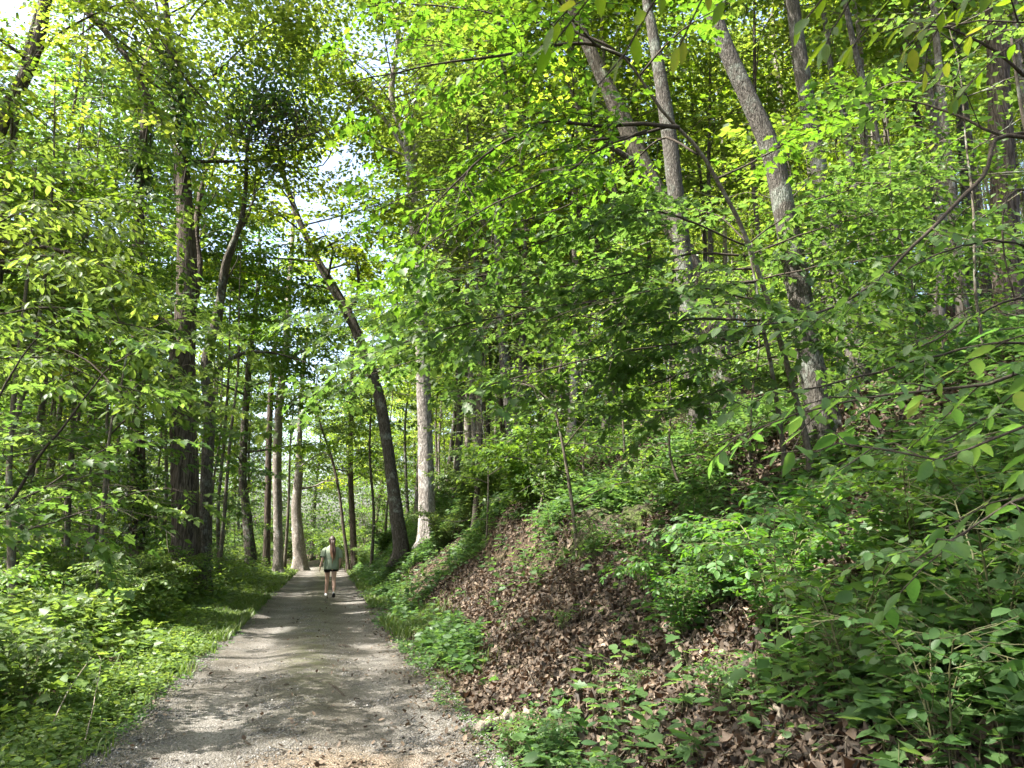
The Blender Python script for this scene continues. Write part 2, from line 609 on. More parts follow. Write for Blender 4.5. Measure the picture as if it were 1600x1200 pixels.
gx = axis((-260, -60, 20), (-60, -20, 2), (-20, -10, .5), (-10, 14, .2), (14, 40, 1), (40, 80, 4), (80, 260, 20))
gy = axis((-60, -6, 3), (-6, 0, .6), (0, 30, .22), (30, 70, .6), (70, 110, 3), (110, 300, 15))
X, Y = np.meshgrid(gx, gy)
Z = G(X, Y)
uu = np.abs(across(X, Y))
Z = Z - .07 * (1 - sm(HALF - .45, HALF - .05, uu))
g = Geo()
g.add(np.stack([X, Y, Z], -1), grid_faces(len(gx), len(gy)))
tag(link('ground', g.mesh('ground', M['floor'], smooth=True)), kind='structure')

py_ = axis((-4, 20, .10), (20, 90, .3))
pu = np.linspace(-1, 1, 41)
U, YY = np.meshgrid(pu, py_)
wl = HALF + .10 * wob(YY, YY * 0, .8, 1) + .06 * wob(YY, YY, .25, 2)
wr = HALF + .12 * wob(YY, YY * 0, .7, 4) + .06 * wob(YY, YY, .22, 5)
off = U * np.where(U < 0, wl, wr)
X = pathx(YY) + off / .973
edge = sm(.8, 1, np.abs(U))
Z = G(X, YY, False) * .6 + path_z(YY) * .4 + .012 + .02 * np.cos(off * 4.2) - .03 * edge + .008 * wob(X, YY, .3, 2)
g = Geo()
g.add(np.stack([X, YY, Z], -1), grid_faces(len(pu), len(py_)))
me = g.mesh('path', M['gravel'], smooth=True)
a1 = me.attributes.new('mossy', 'FLOAT', 'POINT')
mossy = np.clip(.85 * np.exp(-((U - .05) / .24) ** 2) * sm(6, 11, YY) + .9 * sm(.82, 1, np.abs(U)), 0, 1)
a1.data.foreach_set('value', mossy.astype(np.float32).ravel())
a3 = me.attributes.new('track', 'FLOAT', 'POINT')
a3.data.foreach_set('value', (np.exp(-((np.abs(U - .04) - .52 + .05 * wob(YY, YY, 2.2)) / .17) ** 2)).astype(np.float32).ravel())
a2 = me.attributes.new('dirt', 'FLOAT', 'POINT')
dirt = .95 * np.exp(-((X + 1.15) / .8) ** 2 - ((YY - 5.85) / .6) ** 2) + .35 * sm(.8, 1, U) + .3 * np.exp(-((X + .35) / .3) ** 2 - ((YY - 6.6) / .35) ** 2)
a2.data.foreach_set('value', dirt.astype(np.float32).ravel())
tag(link('path', me), kind='structure')


def path_top(x, y):
    u = across(x, y)
    return G(x, y, False) * .6 + path_z(y) * .4 + .012 + .02 * np.cos(u * 4.2)


# ------------------------------------------------------------------ tree building
def leaf_cloud(g, rng, P0, P1, per, leaf, lat=.2, ver=.07, kind='rhomb', tint0=0.0, tilt=.42, szv=.45, world=False):
    """leaves laid in flat sprays along many small branches P0 -> P1 (M,3)"""
    m = len(P0)
    ax = P1 - P0
    ln = np.linalg.norm(ax, axis=1)
    cnt = rng.poisson(np.maximum(per * ln, 2))
    idx = np.repeat(np.arange(m), cnt)
    n = len(idx)
    s = rng.uniform(.05, 1.08, n)
    hd = nrm(ax * (1, 1, .4))
    side = nrm(np.cross(hd, (0, 0, 1.0)))
    w = (lat * ln)[idx] * (1.15 - .7 * s) + .05
    q = rng.normal(0, 1, n) * w
    pos = P0[idx] + ax[idx] * s[:, None] + side[idx] * q[:, None]
    pos[:, 2] += rng.normal(0, ver, n) - .25 * np.abs(q)
    d = hd[idx] * rng.uniform(.2, 1, n)[:, None] + side[idx] * (np.sign(q) * rng.uniform(.2, 1.1, n))[:, None] + rng.normal(0, .25, (n, 3))
    d[:, 2] -= rng.uniform(0, .5, n)
    nor = np.array((0, 0, 1.0)) + rng.normal(0, tilt, (n, 3))
    sz = leaf * rng.uniform(1 - szv, 1 + szv, n)
    br = rng.normal(0, .16, m)
    ti = np.clip(.5 + tint0 + br[idx] + rng.normal(0, .17, n), 0, 1)
    if world:
        k = gap_keep(pos)
        pos, d, nor, sz, ti = pos[k], d[k], nor[k], sz[k], ti[k]
    leaves(g, pos, d, nor, sz, kind, ti, rng=rng)


def grow(rng, trunk, rad, b0, cr, nl, leaf, dens, sub=(4, 7), limb_r=.34, up=(.25, .8), kind='rhomb', sides=9, lump=.05, tint0=0.0, low=None,
         limbs=(), tw=None, shape=.5, fill=True, n_tr=26, world=False, ridge=0.0):
    """a tree from a trunk polyline: returns trunk Geo (with its limbs) and crown Geo"""
    tg, cg = Geo(), Geo()
    tr = resample(trunk, n_tr)
    h = np.linalg.norm(np.diff(tr, axis=0), axis=1).sum()
    rr = np.interp(np.linspace(0, 1, n_tr), np.linspace(0, 1, len(rad)), rad)
    fl = np.linspace(0, 1, n_tr)
    rr = rr * (1 + .25 * np.exp(-fl * h / .5))
    tube(tg, tr, rr, sides, lump, rng=rng, flare=.5 * np.exp(-fl * h / .45), ridge=ridge)
    P0, P1 = [], []

    def limb(pts, r, ll, keep=False):
        lp = resample(pts, 9)
        if world and not keep and (~gap_keep(lp)).sum() >= 2:
            return
        tube(tg, lp, np.linspace(r, max(.008, r * .18), 9), 6 if r > .03 else 5, .05, cap=False, rng=rng)
        ns = max(3, int(rng.integers(*sub) * ll / 2.2))
        for k in range(ns):
            s = .22 + .78 * (k + rng.uniform(0, .9)) / ns
            i = min(int(s * 8), 7)
            p = lp[i] + (lp[i + 1] - lp[i]) * (s * 8 - i)
            d = nrm(lp[i + 1] - lp[i])
            a = rng.uniform(.45, 1.25) * (1 if k % 2 else -1)
            c_, s_ = math.cos(a), math.sin(a)
            dd = np.array((d[0] * c_ - d[1] * s_, d[0] * s_ + d[1] * c_, d[2] * .5 + rng.normal(0, .22)))
            dd = nrm(dd)
            sl = (.32 * ll * (1.15 - .6 * s) + .35) * rng.uniform(.7, 1.25)
            e = p + dd * sl
            e[2] -= .1 * sl
            mid = (p + e) / 2 + rng.normal(0, .05 * sl, 3)
            tube(tg, np.array((p, mid, e)), (max(.006, r * .22), max(.005, r * .13), .003), 4, 0, cap=False, rng=rng)
            P0.append(p)
            P1.append(e)
        P0.append(lp[5])
        P1.append(lp[8] + nrm(lp[8] - lp[7]) * .3)

    ang = rng.uniform(0, 6.28)
    for k in range(nl):
        t = b0 + (.985 - b0) * (k + rng.uniform(0, .8)) / nl
        i = min(int(t * (n_tr - 1)), n_tr - 2)
        p = tr[i] + (tr[i + 1] - tr[i]) * (t * (n_tr - 1) - i)
        ang += 2.4 + rng.uniform(-.5, .5)
        tt = (t - b0) / (1 - b0)
        prof = (max(0.12, 1 - abs((tt - shape) / (1 - shape + .12 if tt > shape else shape + .45)) ** 2)) ** .6
        ll = cr * prof * rng.uniform(.7, 1.15)
        el = rng.uniform(*up) * (.6 + .7 * tt)
        d = np.array((math.cos(ang) * math.cos(el), math.sin(ang) * math.cos(el), math.sin(el)))
        pts = [p]
        for q in range(1, 4):
            f = q / 3
            bend = rng.normal(0, .07 * ll, 3)
            pts.append(p + d * ll * f + bend * f + np.array((0, 0, -.16 * ll * f * f)))
        r = rr[i] * limb_r * (.6 + .4 * ll / cr)
        limb(pts, max(.012, r), ll)
    for lp, r in limbs:
        lp = np.asarray(lp, float)
        limb(lp, r, np.linalg.norm(np.diff(lp, axis=0), axis=1).sum(), True)
    P0, P1 = np.array(P0), np.array(P1)
    leaf_cloud(cg, rng, P0, P1, dens, leaf, kind=kind, tint0=tint0, world=world)
    return tg, cg


def place_geo(name, label, cat, tg, cg, base, tmat, cmat, group=None, tname='trunk'):
    t = thing(name, label, cat, base, group=group)
    link(tname, tg.mesh(name + '_trunk', M[tmat], smooth=True, off=base), t)
    if cg is not None and not cg.empty():
        link('crown', cg.mesh(name + '_crown', M[cmat], off=base), t)
    return t


def hero(name, label, cat, poly, Y, H, tmat, b0=.35, cr=3.2, nl=16, leaf=.15, dens=26, cmat='canopy', seed=0, lean=None, sides=12, lump=.05, tint0=0, limbs=(),
         limb_px=(), up=(.25, .8), dy=0.0, sub=(4, 7), kind='rhomb', top_r=.15, group=None):
    """a tree whose visible trunk follows photo pixels: poly = [(px, py, width_px)...] from base up, in the plane y = Y (+dy at the top)"""
    rng = np.random.default_rng(100 + seed)
    pts, rad = [], []
    for k, (px, py, w) in enumerate(poly):
        pts.append(W(px, py, Y + dy * k / max(1, len(poly) - 1)))
        rad.append(w * pxm(Y) / 2)
    gz = float(G(pts[0][0], pts[0][1]))
    b = pts[0].copy()
    b[2] = gz - .12
    if pts[0][2] < gz + .2:
        pts[0] = b
    else:
        pts.insert(0, b)
        rad.insert(0, rad[0] * 1.08)
    top = pts[-1]
    if top[2] < gz + H:
        d = nrm(pts[-1] - pts[-2])
        if lean is None:
            d = nrm(d * .6 + np.array((0, 0, .6)))
        rem = (gz + H - top[2]) / max(d[2], .3)
        q1 = top + d * rem * .5 + rng.normal(0, .2, 3)
        q2 = top + d * rem + rng.normal(0, .35, 3)
        pts += [q1, q2]
        rad += [rad[-1] * .6, rad[-1] * top_r]
    pts = np.array(pts)
    dist = np.concatenate(([0], np.cumsum(np.linalg.norm(np.diff(pts, axis=0), axis=1))))
    rads = np.interp(np.linspace(0, 1, 84), dist / dist[-1], rad)
    lm = []
    for lp, w in limb_px:
        lm.append((np.array([W(a, b_, Y + (c if c else 0)) for a, b_, c in lp]), w * pxm(Y) / 2))
    tg, cg = grow(rng, pts, rads, b0, cr * 1.1, int(nl * 1.25), leaf, dens * 1.65, sub=sub, sides=sides * 2 + 4, lump=lump * .6, tint0=tint0, limbs=lm, up=up, kind=kind, n_tr=84, world=True, ridge=.028 if tmat == 'dark_bark' else .016)
    base = (float(b[0]), float(b[1]), gz)
    return place_geo(name, label, cat, tg, cg, base, tmat, cmat, group)


def gpx(px, py):
    """ground point seen at a photo pixel"""
    a, b = (px - 800) / FPX, (600 - py) / FPX
    d = np.array((a, CP - b * SP, SP + b * CP))
    t = 1.2
    while t < 90:
        p = CAM + d * t
        if p[2] < G(p[0], p[1]):
            return p
        t += .02 + t * .002
    return CAM + d * 30


for q_, rh in (((-11.5, 50, 0), 2.2), ((-15, 58, 0), 2.6), ((-8, 56, 1), 2.2), ((-13, 66, 1), 2.6), ((-19, 62, 0), 2.4), ((-4, 44, 2), 1.5), ((-14, 44, .5), 1.8), ((-17, 50, .5), 2), ((-6.3, 29, 0), 1.5), ((-7.6, 34, 0), 1.6), ((-9, 38.5, 0), 1.5), ((-10, 43, 0), 1.6), ((-5.2, 25.5, .3), 1.1), ((-12.5, 41, 5), 2.6), ((-10, 49, 6), 2.8), ((-15, 49, 6), 2.8), ((-7.5, 53, 6), 2.8), ((-4, 40, 5), 2), ((-18, 44, 4), 2.4), ((-11, 33, 5), 1.8), ((-13.5, 36, 2), 2), ((-10, 30, 1), 1.5)):
    HOLES.append((np.array(q_, float), rh))
for px_, py_s, Yh, rh in [(667, 800, 24.6, 1.2), (665, 700, 24.6, 1.0), (660, 580, 24.6, .8), (655, 450, 24.6, .6), (466, 810, 45.6, 1.2), (434, 800, 38, .9), (286, 440, 20.2, 1.0), (270, 500, 20.2, .7), (1036, 110, 12.8, .6),
                          (1020, 60, 12.8, .5), (508, 880, 21.2, .45), (1326, 240, 15.2, .35), (1075, 480, 12.8, .25), (1300, 480, 17.5, .3)]:
    HOLES.append((W(px_, py_s, Yh), rh))
for px_, py_s, rh in [(700, 872, 1.7), (640, 895, 1.4), (560, 908, 1.0), (480, 912, 1.0), (420, 985, .5), (400, 1045, .35), (440, 1040, .25), (330, 1135, .25), (480, 1185, .5), (300, 1190, .3), (560, 957, .3),
                      (620, 968, .35), (820, 957, .45), (780, 985, .25), (1020, 815, .4), (1365, 660, .5), (1040, 745, .35), (250, 1000, 1.1), (330, 1010, 1.0), (160, 1020, .9), (60, 1010, .8), (380, 965, .7), (100, 1050, .6), (200, 1055, .6),
                      (420, 930, .8), (1140, 930, .7), (1210, 950, 1.0), (1180, 890, .5), (1290, 930, .5), (1250, 1020, .3), (980, 1050, .25), (960, 1180, .18), (340, 925, .5), (870, 790, .4), (1200, 1110, .2), (735, 945, .2), (700, 1135, .25)]:
    HOLES.append((gpx(px_, py_s), rh))

# name, label, pixels(base->top: x, y, width), Y, H, bark, options
HEROES = [
    ('oak_tree', 'massive dark furrowed trunk on the left verge, sunlit where it forks halfway up', 'tree',
     [(290, 940, 45), (290, 800, 41), (287, 680, 39), (286, 560, 38), (290, 500, 34), (292, 400, 30), (286, 290, 24), (275, 150, 16), (262, 40, 12)], 20.5, 23, 'dark_bark',
     dict(b0=.50, cr=5.2, nl=24, leaf=.16, dens=30, lump=.035, sides=16, limb_px=[([(280, 535, 0), (262, 515, -.2), (235, 488, -.6), (190, 470, -1.2), (120, 455, -1.6)], 20), ([(300, 480, .3), (312, 420, .6), (306, 360, .9), (318, 280, 1.2), (350, 200, 1.4)], 15)])),
    ('ash_tree', 'slender straight grey trunk standing just right of the massive dark oak', 'tree',
     [(318, 925, 21), (320, 860, 19), (323, 740, 18), (328, 640, 18), (322, 570, 17), (342, 480, 13), (352, 410, 10), (380, 330, 8)], 21.5, 17, 'grey_bark',
     dict(b0=.5, cr=3.6, nl=16, leaf=.15, dens=28, limb_px=[([(332, 590, 0), (358, 562, .2), (390, 550, .4), (430, 552, .6), (480, 566, .8)], 8), ([(340, 520, 0), (350, 450, .2), (365, 380, .3), (395, 320, .4), (400, 240, .6)], 10)])),
    ('ivy_clad_tree', 'tree column thickly clad in dark ivy, left of the massive oak', 'tree',
     [(213, 900, 22), (214, 700, 20), (214, 520, 18), (215, 400, 18), (218, 300, 16), (225, 200, 12), (228, 100, 10)], 23.0, 21, 'dark_bark',
     dict(b0=.55, cr=4.2, nl=18, leaf=.15, dens=26)),
    ('far_left_tree', 'crooked mottled trunk beyond the grey ash, leaning left as it rises', 'tree',
     [(392, 872, 17), (388, 830, 15), (383, 780, 13), (379, 740, 12), (384, 640, 11), (392, 540, 9)], 36.0, 19, 'grey_bark', dict(b0=.24, cr=3.6, nl=18, leaf=.18, dens=19)),
    ('slim_dark_tree', 'slim dark trunk close left of a reddish trunk where the path narrows', 'tree',
     [(416, 874, 11), (418, 800, 10), (420, 700, 9), (424, 600, 8)], 41.0, 18, 'dark_bark', dict(b0=.3, cr=3.5, nl=22, leaf=.19, dens=20)),
    ('reddish_tree', 'reddish brown straight trunk at left edge of the far path', 'tree',
     [(435, 874, 15), (434, 800, 13), (433, 720, 14), (438, 620, 12), (447, 540, 12), (450, 470, 10)], 38.5, 21, 'pale_bark', dict(b0=.27, cr=3.6, nl=18, leaf=.18, dens=19)),
    ('swollen_tree', 'half sunlit smooth trunk with swollen base at the end of the path', 'tree',
     [(468, 876, 19), (465, 830, 17), (463, 790, 15), (467, 740, 12), (468, 690, 8), (472, 600, 7)], 46.0, 20, 'pale_bark', dict(b0=.24, cr=3.6, nl=18, leaf=.19, dens=17)),
    ('leaning_oak_tree', 'dark mossy trunk leaning left over the path, left of the white sunlit trunk', 'tree',
     [(626, 850, 23), (618, 790, 20), (606, 700, 18), (592, 620, 17), (566, 540, 16), (541, 485, 16), (512, 435, 14), (488, 390, 11), (462, 330, 9), (440, 260, 7)], 28.0, 19, 'grey_bark',
     dict(b0=.52, cr=4.6, nl=18, leaf=.17, dens=24, limb_px=[([(541, 485, 0), (556, 470, .2), (560, 430, .4), (552, 380, .6)], 9)])),
    ('white_tree', 'tall sunlit whitish trunk at the foot of the bank by the path', 'tree',
     [(668, 840, 27), (667, 790, 25), (665, 700, 24), (661, 580, 22), (656, 450, 20), (649, 360, 18), (643, 280, 16), (632, 210, 13), (612, 150, 10)], 25.0, 22, 'white_bark',
     dict(b0=.58, cr=5, nl=20, leaf=.16, dens=26, limb_px=[([(643, 280, 0), (650, 220, .3), (648, 160, .5), (662, 80, .8)], 13), ([(638, 240, 0), (600, 185, .4), (560, 140, .6), (520, 110, .8)], 9)])),
    ('twin_stem_tree', 'pair of thin bleached stems showing above the foliage right of white trunk', 'tree',
     [(735, 780, 13), (728, 600, 12), (718, 500, 12), (708, 440, 11), (694, 380, 9), (682, 310, 7)], 34.0, 21, 'pale_bark',
     dict(b0=.6, cr=3.6, leaf=.18, dens=20, limb_px=[([(716, 500, .3), (716, 440, .5), (712, 380, .6), (716, 300, .8), (712, 220, 1)], 9)])),
    ('thin_dark_tree', 'thin dark trunk slanting up left behind the bleached twin stems', 'tree',
     [(790, 690, 13), (775, 540, 11), (758, 445, 11), (738, 392, 10), (722, 340, 8)], 32.0, 18, 'dark_bark', dict(b0=.55, cr=3.4, leaf=.17, dens=20)),
    ('pale_leaning_tree', 'pale grey trunk leaning left, half way up the wooded slope', 'tree',
     [(824, 700, 18), (812, 660, 17), (803, 620, 15), (792, 560, 13), (770, 480, 11)], 27.0, 19, 'grey_bark', dict(b0=.5, cr=3.4, leaf=.16, dens=22)),
    ('bleached_tree', 'narrow bleached trunk close right of the pale leaning trunk', 'tree',
     [(828, 695, 10), (823, 640, 10), (822, 590, 9), (826, 500, 9), (849, 470, 8), (850, 400, 6)], 29.5, 19, 'pale_bark', dict(b0=.5, cr=3.4, leaf=.16, dens=22)),
    ('leaning_hill_tree', 'dark trunk leaning left on the slope with bare upper stem in the gap', 'tree',
     [(1006, 690, 18), (996, 620, 17), (984, 560, 16), (966, 505, 15), (948, 430, 14), (915, 350, 13), (882, 290, 12), (858, 245, 10), (836, 200, 8)], 21.0, 20, 'dark_bark', dict(b0=.55, cr=3.6, nl=14, leaf=.15, dens=24)),
    ('broad_leaning_tree', 'broad grey brown trunk leaning left behind lichen spotted trunk', 'tree',
     [(1146, 690, 42), (1134, 600, 38), (1118, 520, 36), (1085, 430, 34), (1040, 330, 32), (1003, 252, 30), (970, 180, 28), (934, 105, 24), (905, 40, 20), (886, -20, 17)], 16.5, 22, 'grey_bark',
     dict(b0=.62, cr=4.5, nl=16, leaf=.13, dens=30, limb_px=[([(1000, 262, 0), (972, 240, -.3), (945, 222, -.5), (905, 170, -.8), (880, 110, -1)], 13)])),
    ('lichen_tree', 'upright trunk with pale lichen patches, standing on the bank mid right', 'tree',
     [(1102, 722, 36), (1094, 660, 31), (1084, 580, 30), (1076, 490, 29), (1066, 390, 28), (1056, 300, 26), (1044, 200, 25), (1030, 110, 22), (1018, 40, 18), (1008, -40, 15)], 13.0, 20, 'lichen_bark',
     dict(b0=.62, cr=4.2, nl=16, leaf=.12, dens=30, sides=14)),
    ('big_leaning_tree', 'thick grey trunk leaning left from the slope, nearest trunk on the right', 'tree',
     [(1294, 700, 42), (1280, 630, 38), (1263, 545, 37), (1248, 450, 36), (1229, 350, 35), (1206, 240, 34), (1168, 150, 31), (1132, 70, 29), (1108, 0, 27), (1088, -60, 25)], 8.8, 19, 'lichen_bark',
     dict(b0=.64, cr=4.4, nl=16, leaf=.12, dens=32, sides=16, lump=.035, limb_px=[([(1232, 360, .2), (1226, 300, .6), (1215, 262, 1), (1200, 200, 1.4)], 10)])),
    ('speckled_tree', 'thin speckled trunk with a bend, right of the broken stump', 'tree',
     [(1380, 640, 17), (1371, 590, 15), (1360, 530, 14), (1350, 425, 14), (1341, 335, 13), (1328, 245, 13), (1320, 188, 12), (1300, 115, 10), (1290, 40, 9)], 15.5, 18, 'lichen_bark', dict(b0=.55, cr=3, nl=12, leaf=.13, dens=26)),
    ('straight_grey_tree', 'thin straight grey trunk rising from the leaf litter on the right slope', 'tree',
     [(1430, 690, 16), (1423, 600, 14), (1415, 520, 13), (1406, 425, 12), (1392, 330, 12), (1372, 225, 11), (1352, 140, 11), (1332, 60, 10)], 13.2, 17, 'lichen_bark', dict(b0=.55, cr=3, nl=12, leaf=.13, dens=26)),
    ('hilltop_dark_tree', 'dark trunk on the upper slope between thin grey trunk and right edge', 'tree',
     [(1503, 565, 24), (1490, 500, 22), (1474, 430, 20), (1462, 380, 18), (1452, 310, 15), (1440, 220, 12)], 19.0, 19, 'dark_bark', dict(b0=.5, cr=3.4, leaf=.15, dens=24)),
    ('edge_tree', 'big dark trunk at the right edge of the wood', 'tree',
     [(1578, 520, 46), (1574, 430, 42), (1570, 340, 40), (1566, 250, 38), (1560, 130, 35), (1552, 20, 32)], 13.5, 21, 'dark_bark', dict(b0=.6, cr=4, nl=14, leaf=.13, dens=28)),
    ('edge_thin_tree', 'slim grey trunk close left of the big dark right edge trunk', 'tree',
     [(1552, 525, 14), (1542, 450, 13), (1530, 370, 12), (1522, 280, 11), (1510, 180, 9)], 17.5, 16, 'grey_bark', dict(b0=.5, cr=3, nl=12, leaf=.14, dens=24)),
    ('pale_hidden_tree', 'pale trunk glimpsed behind the thick leaning trunk on the right', 'tree',
     [(1312, 650, 17), (1304, 560, 16), (1298, 470, 15), (1292, 390, 13), (1280, 300, 11)], 18.0, 17, 'pale_bark', dict(b0=.5, cr=3, nl=12, leaf=.14, dens=24)),
    ('upright_bare_tree', 'brown pole thin trunk on the slope right of the leaning hill trunk', 'tree',
     [(1040, 660, 9), (1030, 590, 9), (1022, 520, 8), (1016, 440, 8), (1012, 360, 7)], 23.0, 15, 'thin_bark', dict(b0=.45, cr=2.8, nl=12, leaf=.15, dens=22)),
    ('path_end_tree', 'dark upright trunk directly right of the walking woman', 'tree',
     [(553, 872, 10), (551, 820, 9), (548, 760, 8), (548, 690, 7), (550, 600, 6)], 45.0, 18, 'dark_bark', dict(b0=.28, cr=3.8, nl=22, leaf=.19, dens=20)),
    ('path_end_slim_tree', 'slender dark stem leaning left just behind the walking woman', 'tree',
     [(543, 876, 5), (536, 820, 4.5), (530, 770, 4), (518, 715, 4)], 43.0, 12, 'dark_bark', dict(b0=.45, cr=2.6, nl=10, leaf=.19, dens=16)),
    ('sunlit_birch_tree', 'slim yellowish stem among shrubs near the left edge, its foot sunlit', 'tree',
     [(24, 1005, 15), (22, 960, 13), (19, 900, 12), (17, 840, 11), (14, 760, 9), (20, 640, 8)], 14.0, 9, 'thin_bark', dict(b0=.35, cr=2.6, nl=12, leaf=.12, dens=26, cmat='under')),
    ('dark_limb_tree', 'big tree at upper left with dark heavy limbs across the sky', 'tree',
     [(-120, 940, 40), (-110, 700, 36), (-60, 420, 30), (0, 200, 24), (60, 60, 20)], 17.0, 24, 'dark_bark',
     dict(b0=.5, cr=6, nl=24, leaf=.15, dens=28, limb_px=[([(50, -60, 0), (88, -28, -.3), (118, 0, -.6), (150, 32, -1), (180, 66, -1.4), (215, 115, -1.7), (250, 190, -2)], 19), ([(70, -120, 0), (150, -70, -.2), (205, 0, -.4), (236, 38, -.8), (262, 75, -.9), (300, 140, -1)], 17), ([(-110, 390, -2), (-40, 375, -2.4), (40, 383, -2.8), (110, 395, -3), (180, 430, -3.2)], 13)])),
]
for i, (n_, lab, cat, poly, Yd, H, mat, kw) in enumerate(HEROES):
    hero(n_, lab, cat, poly, Yd, H, mat, seed=i, **kw)

# ------------------------------------------------------------------ leafy sprays of the nearer understory
def spray(wg, lg, rng, pts, r0, tw_gap=.2, tw_len=(.5, 1.2), leaf=.1, kind='lobed', start=.2, gap=.065, hang=.12, tint0=0., r_end=.004, flat=.3, fork=True, world=False):
    ln = np.linalg.norm(np.diff(np.asarray(pts), axis=0), axis=1).sum()
    n = max(6, int(ln / .12))
    p = resample(pts, n)
    p = p + np.cumsum(rng.normal(0, .006, p.shape), axis=0)
    tube(wg, p, np.linspace(r0, r_end, n), 6, .05, rng=rng)
    LP, LD, LT = [], [], []

    def twig(a, d, l, r, lvl):
        m = max(3, int(l / .12) + 1)
        q = [a]
        dd = d.copy()
        for _ in range(m - 1):
            dd = nrm(dd + rng.normal(0, .13, 3) + np.array((0, 0, -.05 * hang / .12)))
            q.append(q[-1] + dd * l / (m - 1))
        q = np.array(q)
        tube(wg, q, np.linspace(r, .0016, m), 4, 0, cap=False, rng=rng)
        tt = np.clip(.5 + tint0 + rng.normal(0, .12), 0, 1)
        k = int(l / gap)
        for j in range(k):
            s = (j + .7) / k * (m - 1)
            i = min(int(s), m - 2)
            b = q[i] + (q[i + 1] - q[i]) * (s - i)
            t = nrm(q[i + 1] - q[i])
            sd = nrm(np.cross(t, (0, 0, 1.0))) * (1 if j % 2 else -1)
            LP.append(b)
            LD.append(t * rng.uniform(.3, 1) + sd * rng.uniform(.5, 1.1) + np.array((0, 0, -rng.uniform(.05, .5))))
            LT.append(tt)
        LP.append(q[-1])
        LD.append(q[-1] - q[-2] + np.array((0, 0, -.05)))
        LT.append(tt)
        if lvl < 1 and fork:
            for j in range(int(l / .2)):
                s = rng.uniform(.25, .9) * (m - 1)
                i = min(int(s), m - 2)
                t = nrm(q[i + 1] - q[i])
                sd = nrm(np.cross(t, (0, 0, 1.0))) * (1 if j % 2 else -1)
                twig(q[i] + (q[i + 1] - q[i]) * (s - i), nrm(t + sd * rng.uniform(.5, 1.1) + rng.normal(0, .1, 3)), l * rng.uniform(.3, .55), r * .6, lvl + 1)

    k = max(2, int(ln * (1 - start) / tw_gap))
    for j in range(k):
        s = (start + (1 - start) * (j + rng.uniform(0, .8)) / k) * (n - 1)
        i = min(int(s), n - 2)
        t = nrm(p[i + 1] - p[i])
        sd = nrm(np.cross(t, (0, 0, 1.0))) * (1 if j % 2 else -1)
        d = nrm(t * rng.uniform(.4, 1) + sd * rng.uniform(.6, 1.1) + np.array((0, 0, rng.normal(.02, flat * .5))))
        l = rng.uniform(*tw_len) * (1.1 - .35 * s / n)
        twig(p[i] + (p[i + 1] - p[i]) * (s - i), d, l, max(.0025, r0 * .35 * (1 - .6 * s / n)), 0)
    LP, LD, LT = np.array(LP), np.array(LD), np.array(LT)
    if world:
        k_ = gap_keep(LP)
        LP, LD, LT = LP[k_], LD[k_], LT[k_]
    m = len(LP)
    leaves(lg, LP, LD, np.array((0, 0, 1.0)) + rng.normal(0, flat, (m, 3)), leaf * rng.uniform(.65, 1.2, m), kind, np.clip(LT + rng.normal(0, .12, m), 0, 1), rng=rng)


def poly_px(pp):
    return np.array([W(a, b, c) for a, b, c in pp])


def spray_tree(name, label, cat, trunk, r0, branches, tmat='thin_bark', lmat='under', seed=0, root=True, r_top=.3, **kw):
    """an understory tree: trunk = [(px,py,Y)...], branches = [([(px,py,Y)...], radius, options)...]"""
    rng = np.random.default_rng(500 + seed)
    tg, bg, lg = Geo(), Geo(), Geo()
    tp = poly_px(trunk)
    gz = float(G(tp[0][0], tp[0][1]))
    base = (float(tp[0][0]), float(tp[0][1]), gz)
    if root:
        tp = np.vstack([np.array((base[0], base[1], gz - .08)), tp[1:] if tp[0][2] < gz + .1 else tp])
    n = 24
    tube(tg, resample(tp, n), r0 * np.linspace(1, r_top, n) * (1 + .4 * np.exp(-np.arange(n) * .8)), 9, .05, rng=rng)
    for pts, r, o in branches:
        k2 = dict(kw, world=True)
        k2.update(o)
        spray(bg, lg, rng, poly_px(pts), r, **k2)
    t = thing(name, label, cat, base)
    link('trunk', tg.mesh(name + '_trunk', M[tmat], smooth=True, off=base), t)
    link('branches', bg.mesh(name + '_branches', M['twig'], smooth=True, off=base), t)
    link('foliage', lg.mesh(name + '_foliage', M[lmat], off=base), t)
    return t


